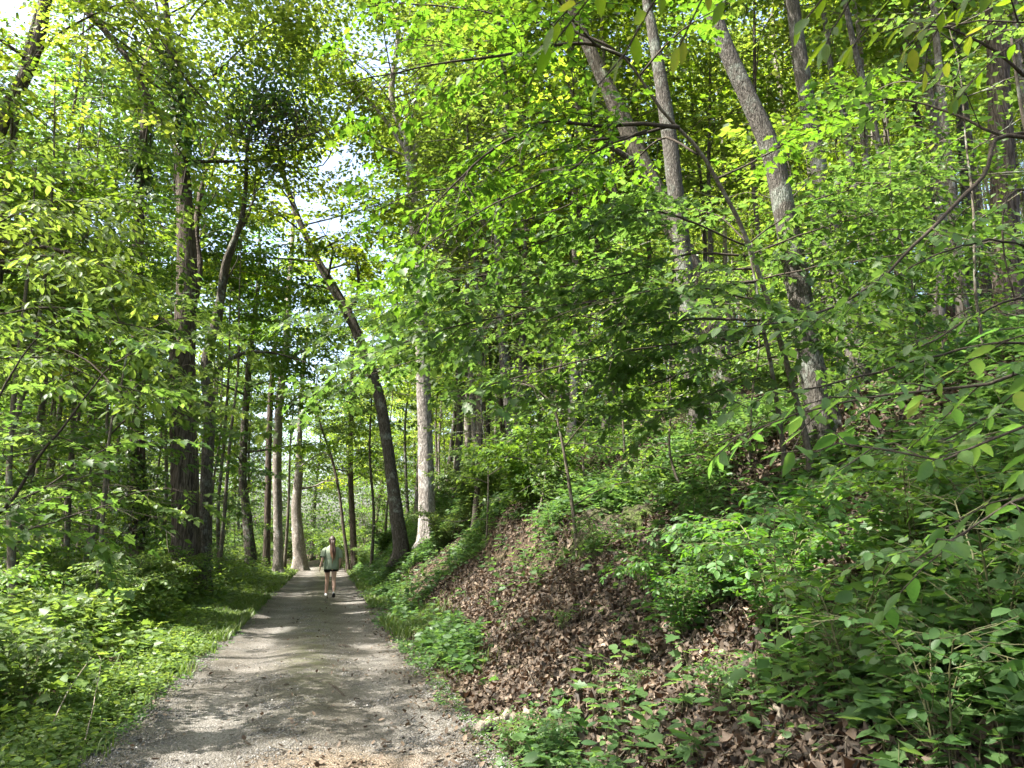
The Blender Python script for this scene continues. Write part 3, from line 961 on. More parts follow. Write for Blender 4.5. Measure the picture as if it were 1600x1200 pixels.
spray_tree('arching_maple', 'young maple arching left over the path in long flat leafy sprays at top centre', 'tree',
           [(1262, 700, 7.6), (1215, 520, 7.5), (1165, 370, 7.3), (1130, 300, 7.2), (1090, 232, 7.1), (1040, 180, 7.0), (1000, 122, 6.9), (975, 88, 6.8), (940, 74, 6.7)], .036,
           [([(985, 95, 6.85), (925, 70, 6.7), (870, 70, 6.6), (780, 88, 6.4), (690, 100, 6.3), (590, 118, 6.2), (520, 140, 6.1)], .022, {}),
            ([(960, 78, 6.8), (880, 45, 6.9), (800, 32, 7.0), (720, 20, 7.1), (640, 14, 7.2), (560, 20, 7.2)], .017, {}),
            ([(930, 70, 6.7), (880, 20, 6.4), (860, -40, 6.2), (840, -100, 6.0)], .014, {}),
            ([(1060, 200, 7.0), (1000, 193, 6.9), (930, 195, 6.8), (862, 186, 6.7), (815, 205, 6.6), (760, 240, 6.5), (700, 300, 6.4), (650, 360, 6.3)], .024, {}),
            ([(1050, 196, 7.0), (985, 212, 7.1), (900, 222, 7.2), (820, 250, 7.3), (740, 285, 7.4), (650, 300, 7.5), (580, 330, 7.6)], .017, {}),
            ([(1010, 205, 7.0), (945, 226, 6.8), (890, 262, 6.6), (830, 288, 6.4), (770, 310, 6.2), (700, 350, 6.1), (640, 400, 6.0)], .014, {}),
            ([(1090, 240, 7.1), (1040, 215, 7.4), (990, 250, 7.8), (930, 300, 8.1), (860, 330, 8.4), (780, 360, 8.6)], .013, {}),
            ([(1120, 280, 7.2), (1180, 250, 7.2), (1250, 210, 7.3), (1320, 190, 7.4)], .012, {}),
            ([(1000, 120, 6.9), (1040, 70, 6.8), (1090, 30, 6.7), (1150, 0, 6.6)], .012, {})],
           seed=1, leaf=.092, tw_len=(.45, 1.25), tw_gap=.145, start=.16)
spray_tree('layered_maple', 'low spreading maple with flat layered sprays reaching left across the slope', 'tree',
           [(1222, 690, 8.2), (1206, 580, 8.1), (1190, 500, 8.0), (1178, 430, 8.0), (1168, 380, 8.0)], .035,
           [([(1180, 440, 8.0), (1060, 452, 7.8), (950, 468, 7.6), (850, 482, 7.4), (740, 502, 7.2), (640, 532, 7.0), (540, 566, 6.8)], .018, {}),
            ([(1190, 500, 8.0), (1080, 498, 8.2), (980, 505, 8.4), (900, 492, 8.6), (800, 505, 8.8), (700, 520, 9.0), (600, 550, 9.2)], .016, {}),
            ([(1195, 520, 8.0), (1100, 530, 7.6), (1000, 545, 7.2), (900, 565, 6.9), (810, 590, 6.7), (720, 615, 6.5)], .014, {}),
            ([(1170, 400, 8.0), (1080, 398, 8.0), (990, 425, 8.0), (900, 445, 8.0), (800, 462, 8.0), (700, 478, 8.0)], .014, {}),
            ([(1172, 400, 8.0), (1250, 370, 7.8), (1330, 345, 7.6), (1400, 330, 7.4)], .012, {}),
            ([(1178, 440, 8.0), (1260, 420, 7.6), (1340, 405, 7.2), (1430, 390, 6.8)], .012, {}),
            ([(1170, 385, 8.0), (1120, 340, 8.4), (1060, 330, 8.8), (980, 350, 9.2)], .012, {}),
            ([(900, 492, 8.6), (780, 520, 9.2), (660, 552, 9.8), (550, 585, 10.4), (480, 605, 10.8)], .010, dict(start=.3)),
            ([(850, 482, 7.4), (720, 470, 8.0), (600, 476, 8.6), (500, 495, 9.2)], .010, dict(start=.3)),
            ([(1168, 385, 8.0), (1020, 330, 7.6), (900, 360, 7.3), (780, 405, 7.1), (680, 445, 7.0)], .013, {}),
            ([(1175, 420, 8.0), (1040, 420, 8.6), (900, 410, 9.2), (760, 420, 9.6), (620, 445, 10.0)], .013, {}),
            ([(1195, 540, 8.0), (1080, 580, 8.4), (960, 620, 8.8), (840, 640, 9.2)], .011, {}),
            ([(1168, 382, 8.0), (1250, 320, 8.2), (1340, 290, 8.4), (1440, 270, 8.6)], .011, {}),
            ([(1175, 410, 8.0), (1280, 390, 8.4), (1390, 370, 8.8), (1500, 360, 9.0)], .011, {}),
            ([(1200, 560, 8.1), (1250, 545, 7.6), (1310, 540, 7.1), (1380, 550, 6.7)], .010, {}),
            ([(1190, 500, 8.0), (1240, 490, 7.4), (1290, 485, 6.9), (1350, 490, 6.5)], .010, {}),
            ([(1205, 590, 8.1), (1150, 600, 7.6), (1080, 625, 7.2), (1020, 650, 6.9)], .010, {}),
            ([(1185, 470, 8.0), (1110, 455, 7.2), (1050, 455, 6.6), (980, 470, 6.1)], .012, {})],
           seed=2, leaf=.098, tw_len=(.45, 1.25), tw_gap=.14, start=.12)
spray_tree('slope_sapling', 'crooked leafy sapling on the bank below the layered maple', 'tree',
           [(905, 880, 11.0), (890, 760, 11.0), (874, 670, 11.0), (862, 630, 11.0), (825, 602, 11.0), (790, 600, 11.0)], .032,
           [([(868, 640, 11), (820, 600, 10.8), (760, 600, 10.6), (700, 612, 10.4)], .012, {}), ([(880, 700, 11), (930, 640, 11), (980, 610, 11), (1040, 600, 11)], .012, {}),
            ([(886, 740, 11), (830, 720, 10.6), (780, 715, 10.3)], .010, {}), ([(866, 632, 11), (880, 560, 11.2), (900, 510, 11.4)], .012, {}),
            ([(895, 790, 11), (950, 760, 10.6), (1010, 750, 10.2)], .010, {})],
           seed=3, leaf=.10, tw_len=(.4, .9), tmat='thin_bark')
spray_tree('right_hand_sapling', 'sapling at the right edge throwing one long bare branch down across the slope', 'tree',
           [(1720, 820, 4.6), (1690, 600, 4.6), (1650, 380, 4.6), (1622, 250, 4.5), (1600, 190, 4.5), (1580, 60, 4.5)], .028,
           [([(1628, 205, 4.6), (1562, 213, 4.6), (1500, 186, 4.7), (1440, 166, 4.8), (1380, 160, 4.9), (1320, 170, 5.0)], .013, dict(start=.3, tw_gap=.3)),
            ([(1640, 222, 4.5), (1562, 216, 4.5), (1541, 262, 4.4), (1482, 332, 4.3), (1420, 392, 4.2), (1372, 440, 4.2), (1310, 476, 4.15), (1250, 502, 4.1), (1160, 516, 4.0)], .016, dict(start=.42, tw_gap=.24)),
            ([(1640, 300, 4.6), (1585, 300, 4.5), (1562, 345, 4.4), (1570, 420, 4.4), (1584, 470, 4.4)], .010, dict(start=.4, tw_gap=.35)),
            ([(1600, 120, 4.5), (1540, 70, 4.4), (1470, 40, 4.3), (1400, 50, 4.2)], .012, dict(tw_gap=.22)),
            ([(1655, 420, 4.6), (1580, 380, 4.4), (1500, 385, 4.2), (1420, 420, 4.0)], .010, dict(tw_gap=.24)),
            ([(1680, 540, 4.6), (1560, 540, 4.5), (1440, 570, 4.4), (1330, 600, 4.3), (1230, 620, 4.2)], .010, dict(tw_gap=.2, start=.3)),
            ([(1690, 640, 4.6), (1590, 640, 4.4), (1480, 680, 4.2), (1390, 700, 4.0)], .009, dict(tw_gap=.2)),
            ([(1668, 480, 4.6), (1600, 470, 4.4), (1520, 500, 4.2), (1440, 545, 4.0)], .010, dict(tw_gap=.24))],
           seed=4, leaf=.082, tw_len=(.35, .8), fork=True, kind='oval')
spray_tree('near_spicebush', 'nearest bush on the right, long pointed leaves hanging in front of the slope', 'bush',
           [(2100, 1200, 1.9), (2050, 900, 2.0), (1990, 640, 2.05), (1900, 430, 2.1), (1800, 250, 2.0)], .018,
           [([(1960, 560, 2.1), (1700, 540, 2.15), (1540, 590, 2.2), (1400, 610, 2.3), (1250, 640, 2.4), (1120, 690, 2.5)], .007, dict(tw_gap=.09)),
            ([(2000, 680, 2.05), (1740, 640, 2.1), (1580, 680, 2.15), (1460, 720, 2.2), (1340, 690, 2.3), (1240, 720, 2.4)], .006, dict(tw_gap=.10)),
            ([(2000, 700, 2.05), (1750, 760, 1.95), (1620, 790, 1.9), (1500, 860, 1.9), (1430, 900, 1.9)], .006, dict(tw_gap=.12)),
            ([(1930, 500, 2.1), (1760, 470, 2.0), (1640, 510, 2.0), (1560, 540, 2.0)], .006, dict(tw_gap=.13))],
           seed=5, leaf=.08, kind='long', tw_len=(.16, .42), fork=False, gap=.055, hang=.3, lmat='near', r_end=.002, flat=.45, tmat='twig', start=.25)
spray_tree('overhanging_sapling', 'close overhead sapling dangling broad leaves into the top right corner', 'tree',
           [(2500, 1250, 1.45), (2420, 700, 1.5), (2300, 200, 1.5), (2150, -100, 1.5), (1990, -200, 1.45)], .02,
           [([(2200, -60, 1.5), (1800, -90, 1.4), (1560, -70, 1.35), (1380, -60, 1.3), (1200, -50, 1.25), (1040, -60, 1.2), (930, -40, 1.2)], .006, dict(tw_gap=.06)),
            ([(2250, 60, 1.5), (1850, -20, 1.6), (1640, 20, 1.65), (1500, 20, 1.7), (1420, 40, 1.75)], .005, dict(tw_gap=.06))],
           seed=6, leaf=.055, kind='long', tw_len=(.12, .30), fork=True, gap=.042, hang=.7, lmat='near', r_end=.002, flat=.5, tmat='twig', start=.3)
spray_tree('left_edge_maple', 'low maple at the left edge, dark slanting branch with layered leaves', 'tree',
           [(-90, 1020, 6.6), (-80, 880, 6.6), (-40, 830, 6.6), (-10, 800, 6.6)], .03,
           [([(-60, 850, 6.6), (12, 790, 6.5), (60, 722, 6.4), (112, 656, 6.3), (155, 600, 6.3), (200, 560, 6.3), (260, 540, 6.3)], .018, dict(start=.1)),
            ([(-60, 830, 6.7), (40, 780, 6.9), (110, 740, 7.1), (180, 700, 7.3), (240, 690, 7.5)], .012, {}),
            ([(-50, 800, 6.6), (-20, 680, 6.6), (20, 590, 6.6), (70, 520, 6.6), (130, 480, 6.6)], .015, {}),
            ([(-60, 840, 6.6), (30, 830, 6.3), (100, 810, 6.0), (170, 790, 5.8)], .010, {})],
           seed=7, leaf=.098, tw_len=(.4, 1.0), tw_gap=.17, start=.12)
spray_tree('left_walnut', 'sapling at upper left with bright feathery yellow green sprays against the oak', 'tree',
           [(-160, 1000, 8.6), (-140, 700, 8.6), (-110, 480, 8.5), (-80, 400, 8.5), (-60, 330, 8.4)], .04,
           [([(-100, 440, 8.5), (0, 415, 8.2), (80, 400, 8.0), (150, 412, 7.9), (230, 440, 7.8)], .014, dict(tint0=.2)),
            ([(-90, 420, 8.5), (-20, 360, 8.2), (50, 330, 8.0), (110, 320, 7.9), (190, 330, 7.9)], .013, dict(tint0=.25)),
            ([(-110, 500, 8.5), (0, 490, 8.3), (90, 480, 8.1), (180, 500, 8.0), (260, 520, 8.0)], .013, {}),
            ([(-120, 540, 8.5), (-20, 560, 8.2), (80, 560, 8.0), (150, 590, 7.8), (230, 620, 7.7)], .012, {}),
            ([(-80, 380, 8.4), (-30, 280, 8.2), (20, 240, 8.0), (80, 220, 8.0)], .012, dict(tint0=.2))],
           seed=8, leaf=.12, kind='long', tw_len=(.5, 1.1), tw_gap=.17, start=.15, hang=.2)
spray_tree('verge_maple', 'sunlit maple boughs hanging in front of the massive oak trunk', 'tree',
           [(150, 985, 13.5), (158, 850, 13.5), (165, 740, 13.4), (175, 660, 13.3), (190, 600, 13.2), (200, 540, 13.2)], .05,
           [([(172, 680, 13.4), (220, 640, 13.2), (270, 620, 13.0), (320, 625, 12.8), (370, 640, 12.7)], .018, dict(tint0=.15)),
            ([(180, 640, 13.4), (230, 590, 13.6), (290, 570, 13.8), (350, 580, 14)], .016, {}),
            ([(168, 720, 13.4), (110, 690, 13.2), (50, 680, 13), (-20, 690, 13)], .016, {}), ([(185, 610, 13.4), (130, 560, 13.6), (60, 540, 13.8), (0, 545, 14)], .016, {}),
            ([(160, 800, 13.4), (210, 770, 13.0), (270, 760, 12.7)], .013, {}), ([(160, 780, 13.4), (100, 760, 13.2), (40, 770, 13)], .013, {}),
            ([(195, 560, 13.2), (240, 510, 13.0), (300, 500, 12.8), (360, 530, 12.6)], .014, {}), ([(200, 540, 13.2), (170, 470, 13.2), (120, 420, 13.2)], .014, {})],
           seed=9, leaf=.125, tw_len=(.6, 1.4), tw_gap=.2, start=.15)

for k_, (px, yd, H_, lab) in enumerate([(330, 27, 9, 'understory tree with a low dense crown right behind the slender grey trunk'), (600, 40, 10, 'understory tree with dense low boughs far behind the dark mossy leaning trunk'),
                                     (150, 17, 7.5, 'understory tree with layered boughs between ivy column and left edge'), (60, 22, 9, 'understory tree with layered boughs far left behind the sunlit stem'),
                                     (240, 28, 9, 'understory tree filling the gap between the ivy column and the massive oak'), (755, 30, 7, 'understory tree on the bank behind the white sunlit trunk'), (120, 19, 14, 'tall understory tree with full crown behind the ivy column at left'), (235, 27, 15, 'tall understory tree whose crown fills the sky gap left of the massive oak'), (352, 29, 14, 'tall understory tree whose crown fills the gap right of the slender grey trunk'), (345, 25, 12, 'tall understory tree close behind the slender grey trunk'), (60, 30, 17, 'tall leafy tree far behind the left edge, filling the sky'), (180, 33, 18, 'tall leafy tree far behind the ivy column'), (305, 37, 17, 'tall leafy tree far behind the massive oak'), (450, 44, 17, 'tall leafy tree far behind the reddish trunk'), (110, 24, 16, 'tall leafy tree behind and left of the ivy column'), (50, 23, 20, 'very tall leafy tree at upper left whose crown fills the sky'), (150, 38, 22, 'very tall leafy tree far behind, showing left of the ivy column'), (0, 34, 21, 'very tall leafy tree far behind at the left edge'), (15, 18.5, 18, 'tall full crowned tree behind the sunlit stem at the left edge'), (135, 30, 22, 'very tall full crowned tree seen between ivy column and left edge'), (62, 26, 21, 'very tall full crowned tree deep in the left wood'), (575, 36, 14, 'tall understory tree behind the dark mossy leaning trunk'), (-30, 15, 12, 'tall understory tree with full crown at the left edge')]):
    rng = np.random.default_rng(1700 + k_)
    x_ = float(W(px, 800, yd)[0])
    z_ = float(G(x_, yd))
    tr_ = np.column_stack([x_ + np.cumsum(rng.normal(0, .16, 6)), yd + np.cumsum(rng.normal(0, .16, 6)), z_ + np.linspace(-.15, H_, 6)])
    tg, cg = grow(rng, tr_, np.linspace(.065 + .003 * max(0, H_ - 9), .012, 10), (.45 if px > 500 or H_ > 11.5 else .22), 2.9 if H_ < 11.5 else (3.3 if H_ < 15.5 else 4.3), 24 if H_ < 11.5 else (34 if H_ < 15.5 else 48), .125 + .0016 * yd, 34, up=(.05, .45), world='very tall full crowned' not in lab)
    place_geo('understory_tree', lab, 'tree', tg, cg, (float(tr_[0][0]), float(tr_[0][1]), z_), 'thin_bark', 'under')

# ------------------------------------------------------------------ the wood behind: shared tree kinds, each tree an object of its own
def proto_tree(seed, H, r, b0, cr, nl, leaf, dens, tmat, cmat, wander=.25, sub=(4, 7), kind='rhomb', tint0=0, up=(.2, .75)):
    rng = np.random.default_rng(900 + seed)
    k = 6
    z = np.linspace(-.25, H, k)
    xy = np.cumsum(rng.normal(0, wander, (k, 2)), axis=0) * (np.arange(k) > 0)[:, None]
    tr = np.column_stack([xy, z])
    tg, cg = grow(rng, tr, r * np.linspace(1, .12, 12) ** .85, b0, cr, nl, leaf, dens, sub=sub, kind=kind, tint0=tint0, up=up, sides=8)
    return tg.mesh('trunk', M[tmat], smooth=True), cg.mesh('crown', M[cmat])


def put(name, proto, label, cat, x, y, rz, sc, group, sink=.05):
    t = thing(name, label, cat, (float(x), float(y), float(G(x, y)) - sink), rz, sc, group)
    link('trunk', proto[0], t)
    link('crown', proto[1], t)
    return t


BIG = [proto_tree(i, 21, .26, .36, 5.2, 34, .18, 30, ('dark_bark', 'grey_bark', 'pale_bark')[i % 3], 'canopy', .35) for i in range(4)]
SLIM = [proto_tree(20 + i, 15 + i, .085 + .013 * i, .36 + .03 * (i % 3), 3.1, 26, .15, 22, ('grey_bark', 'pale_bark', 'thin_bark', 'pale_bark', 'lichen_bark')[i % 5], 'canopy', .22) for i in range(5)]
SAP = [proto_tree(40 + i, 4.8 + .6 * i, .03, .14, 1.7, 20, .115, 26, 'thin_bark', 'under', .12, up=(.1, .5)) for i in range(4)]


def pix(x, y, z):
    v = np.array((x, y, z)) - CAM
    f = v[1] * CP + v[2] * SP
    return 800 + FPX * v[0] / f, 600 - FPX * (-v[1] * SP + v[2] * CP) / f


placed = [(-8.7, 20.5), (-8.2, 21.5), (-2.7, 25), (-4, 28), (3, 13), (3.5, 8.8), (4.5, 16.5), (3.5, 21)]


def scatter(n, test, box, gap, seed, tries=12000, blk=None):
    rng = np.random.default_rng(seed)
    out = []
    for _ in range(tries):
        x, y = rng.uniform(box[0], box[1]), rng.uniform(box[2], box[3])
        if not test(x, y):
            continue
        if any((x - a) ** 2 + (y - b) ** 2 < gap * gap for a, b in placed):
            continue
        if blk and tree_blocks(x, y, float(G(x, y)), *blk):
            continue
        placed.append((x, y))
        out.append((x, y, rng.uniform(0, 6.28), rng.uniform(.82, 1.2), int(rng.integers(100))))
        if len(out) >= n:
            break
    return out


def inview(x, y, m=1.12):
    return y > 0 and abs(x) < y * .667 * m + .5


# trees on the slope
for x, y, rz, sc, k in scatter(180, lambda x, y: inview(x, y) and across(x, y) > HALF + 2.2 and math.hypot(x, y) > 14, (-14, 45, 12, 62), 1.25, 11, blk=(4.5, 16, 1.7)):
    put('slope_tree', SLIM[k % 5], 'slim forest tree among many alike on the wooded slope behind the nearer trunks', 'tree', x, y, rz, sc, 'slim trees on the wooded slope')
# trees left of the path
for x, y, rz, sc, k in scatter(30, lambda x, y: inview(x, y) and across(x, y) < -HALF - 2.2 and math.hypot(x, y) > 22, (-60, 0, 16, 75), 3.6, 12, blk=(7, 19, 3.0)):
    put('lowland_tree', (SLIM + BIG)[k % 9], 'leafy forest tree among many alike behind the massive oak left of the path', 'tree', x, y, rz, sc, 'trees in the wood left of the path')
for x, y, rz, sc, k in scatter(32, lambda x, y: inview(x, y, 1.0) and abs(across(x, y)) > HALF + (1.5 if y > 52 else 60), (-44, 30, 54, 92), 2.6, 13, blk=(8, 20, 3.0)):
    put('distant_tree', BIG[k % 4], 'large tree among many alike closing the view beyond the end of the path', 'tree', x, y, rz, sc, 'large trees beyond the path end')
# canopy trees standing just outside the frame whose crowns shade the path
for i, (x, y, H, r, cr) in enumerate([(-9.5, 3.5, 20, .27, 5.0), (-14, 8.2, 21, .24, 5.4), (-6.5, -4, 19, .22, 4.8), (-15, -1, 22, .3, 5.6), (-20, 14, 22, .3, 5.6), (4.5, -3, 19, .22, 5.0), (9, 4, 20, .24, 5), (-12.5, 17, 17, .2, 3.8)]):
    rng = np.random.default_rng(1500 + i)
    z0 = float(G(x, y))
    zz = np.linspace(-.2, H, 6)
    tr = np.column_stack([x + np.cumsum(rng.normal(0, .25, 6)), y + np.cumsum(rng.normal(0, .25, 6)), z0 + zz])
    tg, cg = grow(rng, tr, r * np.linspace(1, .12, 12) ** .85, .36, cr, 30, .18, 30, world=True)
    place_geo('canopy_tree', 'broad canopy tree beside the path whose crown shades it from outside the view', 'tree', tg, cg, (float(tr[0][0]), float(tr[0][1]), z0), ('dark_bark', 'grey_bark')[i % 2], 'canopy', 'canopy trees around the viewpoint')
# saplings
for x, y, rz, sc, k in scatter(42, lambda x, y: inview(x, y) and across(x, y) > HALF + 1.6 and math.hypot(x, y) > 10.5 and not (y < 13 and across(x, y) < 4.5), (-14, 30, 9, 46), 1.15, 14, blk=(.7, 4.3, 1.1)):
    put('slope_sapling_tree', SAP[k % 4], 'leafy sapling among many alike under the slope trees', 'sapling', x, y, rz, sc * .7, 'saplings under the slope trees')
for x, y, rz, sc, k in scatter(60, lambda x, y: inview(x, y) and across(x, y) < -HALF - 1.9 and math.hypot(x, y) > 11 and not (abs(pix(x, y, 0)[0] - 292) < 40 and y < 21), (-45, -3, 9, 56), 1.4, 15, blk=(.7, 5, 1.2)):
    put('lowland_sapling', SAP[k % 4], 'leafy sapling among many alike in the thicket left of the path', 'sapling', x, y, rz, sc * .95, 'saplings in the left thicket')


for x, y, rz, sc, k in scatter(90, lambda x, y: inview(x, y) and abs(across(x, y)) > HALF + (1.6 if y < 53 else -9) and (abs(pix(x, y, 0)[0] - 512) > 34), (-45, 14, 42, 84), 1.5, 16, blk=(1, 5.5, 1.2)):
    put('distant_sapling', SAP[k % 4], 'leafy sapling among many alike beyond the end of the path', 'sapling', x, y, rz, sc * 1.25, 'saplings beyond the path end')

for px, yd, k, sc, lab in [(1165, 9.6, 0, .62, 'sapling in front of the broad leaning trunk'), (1345, 9.0, 1, .62, 'sapling right of the thick grey leaning trunk'), (1460, 8.2, 2, .6, 'sapling in front of the straight thin grey trunk'),
                           (1560, 7.4, 3, .62, 'leafy sapling at the right edge below the long bare branch'), (1070, 10.2, 1, .6, 'sapling below the lichen patched trunk on the bank'), (980, 12.5, 2, .7, 'sapling between slope sapling and lichen patched trunk'),
                           (760, 17, 3, .8, 'sapling on the bank right of the white sunlit trunk'), (830, 14.5, 0, .75, 'sapling at the cut bank left of the crooked sapling'), (1260, 11.5, 3, .7, 'sapling behind the thick grey leaning trunk'),
                           (1500, 11, 0, .75, 'sapling in front of the hilltop dark trunk')]:
    x = W(px, 700, yd)[0]
    put('bank_sapling', SAP[k], lab, 'sapling', x, yd, px * .02, sc, None)

# far woodland mass
def far_woods():
    rng = np.random.default_rng(77)
    g = Geo()
    n = 260000
    az = rng.uniform(-.72, .75, n)
    d = rng.uniform(84, 125, n)
    x, y = np.sin(az) * d, np.cos(az) * d
    gz = G(x, y)
    hmax = 17 + 7 * wob(az * 60, d / 9, 3.0) + 5 * (az > -.1)
    z = gz + (rng.uniform(0, 1, n) ** 1.1) * hmax
    keep = rng.uniform(0, 1, n) < .55 + .45 * wob(x, z * 2 + y, 3.3)
    p = np.column_stack([x, y, z])[keep]
    m = len(p)
    br = wob(p[:, 0], p[:, 2] * 2, 2.0)
    leaves(g, p, rng.normal(0, 1, (m, 3)), np.array((0, -.4, 1.0)) + rng.normal(0, .5, (m, 3)), rng.uniform(.2, .42, m), 'rhomb', np.clip(.5 + .25 * br + rng.normal(0, .15, m), 0, 1), rng=rng)
    tag(link('distant_woods', g.mesh('distant_woods', M['under'])), kind='stuff')


far_woods()

# ------------------------------------------------------------------ ground cover (uncountable)
def sample(n, fn, box, seed, dens_by_depth=True):
    """n points in the box, kept with probability fn; nearer ground gets more of them"""
    rng = np.random.default_rng(seed)
    xs, ys = [], []
    got = 0
    for _ in range(60):
        m = n * 2
        if dens_by_depth:
            y = box[2] * (box[3] / box[2]) ** rng.uniform(0, 1, m)
        else:
            y = rng.uniform(box[2], box[3], m)
        x = pathx(y) + rng.uniform(box[0], box[1], m)
        k = (rng.uniform(0, 1, m) < fn(x, y)) & (np.abs(x) < np.maximum(y, .5) * .78 + .9)
        xs.append(x[k])
        ys.append(y[k])
        got += k.sum()
        if got >= n:
            break
    return np.concatenate(xs)[:n], np.concatenate(ys)[:n]


def herbs(g, sg, x, y, h, nl, leaf, seed, kind='oval', spread=.5, tilt=.4, tint0=0.0, sizevar=.35):
    rng = np.random.default_rng(seed)
    n = len(x)
    z = G(x, y)
    h = np.broadcast_to(h, (n,)) * rng.uniform(.5, 1.3, n)
    lx, ly = rng.normal(0, .25, n) * h, rng.normal(0, .25, n) * h
    idx = np.repeat(np.arange(n), nl)
    m = len(idx)
    s = np.tile(np.linspace(.3, 1, nl), n) + rng.normal(0, .05, m)
    th = np.tile(np.arange(nl) * 2.4, n) + np.repeat(rng.uniform(0, 6.28, n), nl)
    d = np.column_stack([np.cos(th), np.sin(th), rng.uniform(-.35, .35, m)])
    p = np.column_stack([x[idx] + lx[idx] * s ** 1.5, y[idx] + ly[idx] * s ** 1.5, z[idx] + h[idx] * s * (1 - .1 * s)])
    sz = np.broadcast_to(leaf, (n,))[idx] * rng.uniform(1 - sizevar, 1 + sizevar, m)
    p = p + d * (spread * sz * rng.uniform(0, 1, m))[:, None]
    pt = np.clip(.5 + tint0 + rng.normal(0, .15, n), 0, 1)
    leaves(g, p, d, np.array((0, 0, 1.0)) + d * .25 + rng.normal(0, tilt, (m, 3)), sz, kind, np.clip(pt[idx] + rng.normal(0, .12, m), 0, 1), rng=rng)
    if sg is not None:
        b = np.column_stack([x, y, z - .02])
        t = np.column_stack([x + lx, y + ly, z + h * .9])
        w = .004
        o = np.array([(w, 0, 0), (-w * .5, w * .87, 0), (-w * .5, -w * .87, 0)])
        mid = (b + t) / 2 + np.column_stack([-lx, -ly, 0 * lx]) * .2
        v = np.concatenate([b[:, None] + o, mid[:, None] + o * .8, t[:, None] + o * .3], 1)
        k = np.arange(n)[:, None] * 9
        fs = []
        for r in (0, 3):
            for a in range(3):
                c = (a + 1) % 3
                fs.append(k + np.array([r + a, r + c, r + 3 + c, r + 3 + a]))
        sg.add(v.reshape(-1, 3), np.concatenate(fs))


def uL(x, y):
    return -across(x, y) - HALF


def uR(x, y):
    return across(x, y) - HALF


# left verge herbs and thicket floor
g, s = Geo(), Geo()
x, y = sample(9500, lambda x, y: (sm(-.02, .35, uL(x, y) + .2 * wob(x, y, .9, 2)) * (1 - .75 * sm(7, 16, uL(x, y))) * (.45 + .55 * wob(x, y, .8, 3))), (-26, -HALF, 3.4, 60), 31)
hh = .12 + .40 * sm(.3, 2.2, uL(x, y)) * (.7 + .4 * wob(x, y, 1.4, 6))
pick = np.clip(.5 + .45 * wob(x, y, 1.3, 1) + np.random.default_rng(6).normal(0, .2, len(x)), 0, 1)
pick = np.where(uL(x, y) < .75 + .3 * wob(x, y, .9, 7), .7, pick)
for lo_, hi_, kd_, sz_, nl_, t0_ in ((-1, .33, 'oval', .085, 9, 0), (.33, .6, 'lobed', .10, 8, .08), (.6, .8, 'oval', .045, 15, .15), (.8, 2, 'long', .10, 9, -.05)):
    q_ = (pick > lo_) & (pick <= hi_)
    herbs(g, s, x[q_], y[q_], hh[q_], nl_, sz_ + .0014 * y[q_], 32 + nl_, kind=kd_, tint0=t0_, sizevar=.5)
x, y = sample(1500, lambda x, y: np.exp(-((uL(x, y) - .35) / .35) ** 2), (-HALF - 1.4, -HALF, 4.2, 14), 45)
herbs(g, s, x, y, .10, 9, .05, 46, tint0=.1, sizevar=.5)
x, y = sample(3800, lambda x, y: sm(.9, 1.6, uL(x, y)) * (1 - .8 * sm(4, 9, uL(x, y))), (-14, -HALF, 4, 40), 33)
herbs(g, s, x, y, .75, 10, .12, 34, kind='lobed', tint0=0)
tag(link('undergrowth', g.mesh('undergrowth', M['herb'])), kind='stuff')
# ground cover on the bank, in patches
g2 = Geo()


def bankcover(x, y):
    r = uR(x, y)
    patch = wob(x, y, 1.9, 7) + .5 * wob(x, y, .7, 1)
    # bare strip of leaf litter along the lower bank, leafy patches above it and on the near corner
    ub = .7 + .5 * sm(3.7, 5.6, y) + .25 * sm(8, 11, y) + .45 * wob(x, y, 1.3, 3) + .2 * wob(x, y, .4, 1)
    lb = .05 + .5 * sm(8, 12, y)
    bare = sm(lb, lb + .3, r + .2 * wob(x, y, .8, 5)) * (1 - sm(ub, ub + .8, r)) * (1 - .75 * sm(14, 20, y))
    near = (1 - sm(4.4, 5.6, y)) * sm(1.0, 1.4, r)
    hill = sm(3.3, 4.2, r + .5 * wob(x, y, 1.1, 8))
    return np.clip(sm(-.3, .55, patch + .5 * wob(x, y, .33, 4)) * .9 + .04 + .8 * near, 0, 1) * np.clip(1 - (.93 + .06 * wob(x, y, .5, 3)) * bare, .012, 1) * (1 - .72 * hill) * sm(.05, .4, r) * (1 - .7 * sm(6, 10, r))


x, y = sample(15500, bankcover, (HALF, 34, 1.6, 55), 35)
rs = np.random.default_rng(5)
pick = np.clip(.5 + .45 * wob(x, y, 1.1, 6) + rs.normal(0, .2, len(x)), 0, 1)
for lo_, hi_, kd_, sz_, nl_, h_, t0_ in ((-1, .3, 'oval', .085, 6, .14, -.1), (.3, .52, 'lobed', .085, 5, .17, .05), (.52, .72, 'oval', .05, 9, .12, .12), (.72, 2, 'long', .095, 7, .2, -.02)):
    q_ = (pick > lo_) & (pick <= hi_)
    herbs(g2, s, x[q_], y[q_], h_ + .12 * np.clip(wob(x[q_], y[q_], 1.2, 2) + .6, 0, 1.4), nl_, sz_ + .0016 * y[q_], 36 + nl_, kind=kd_, tint0=t0_, sizevar=.5)
x, y = sample(2200, lambda x, y: bankcover(x, y) ** 2, (HALF, 30, 2.6, 40), 37)
herbs(g2, s, x, y, .42, 9, .09, 38, tint0=-.02)
x, y = sample(900, lambda x, y: np.exp(-((np.abs(across(x, y)) - HALF + .02 + .12 * wob(x, y, .7, 1)) / .12) ** 2), (-HALF - .1, HALF + .1, 4.6, 30), 43)
herbs(g2, None, x, y, .045, 5, .035 + .001 * y, 44)
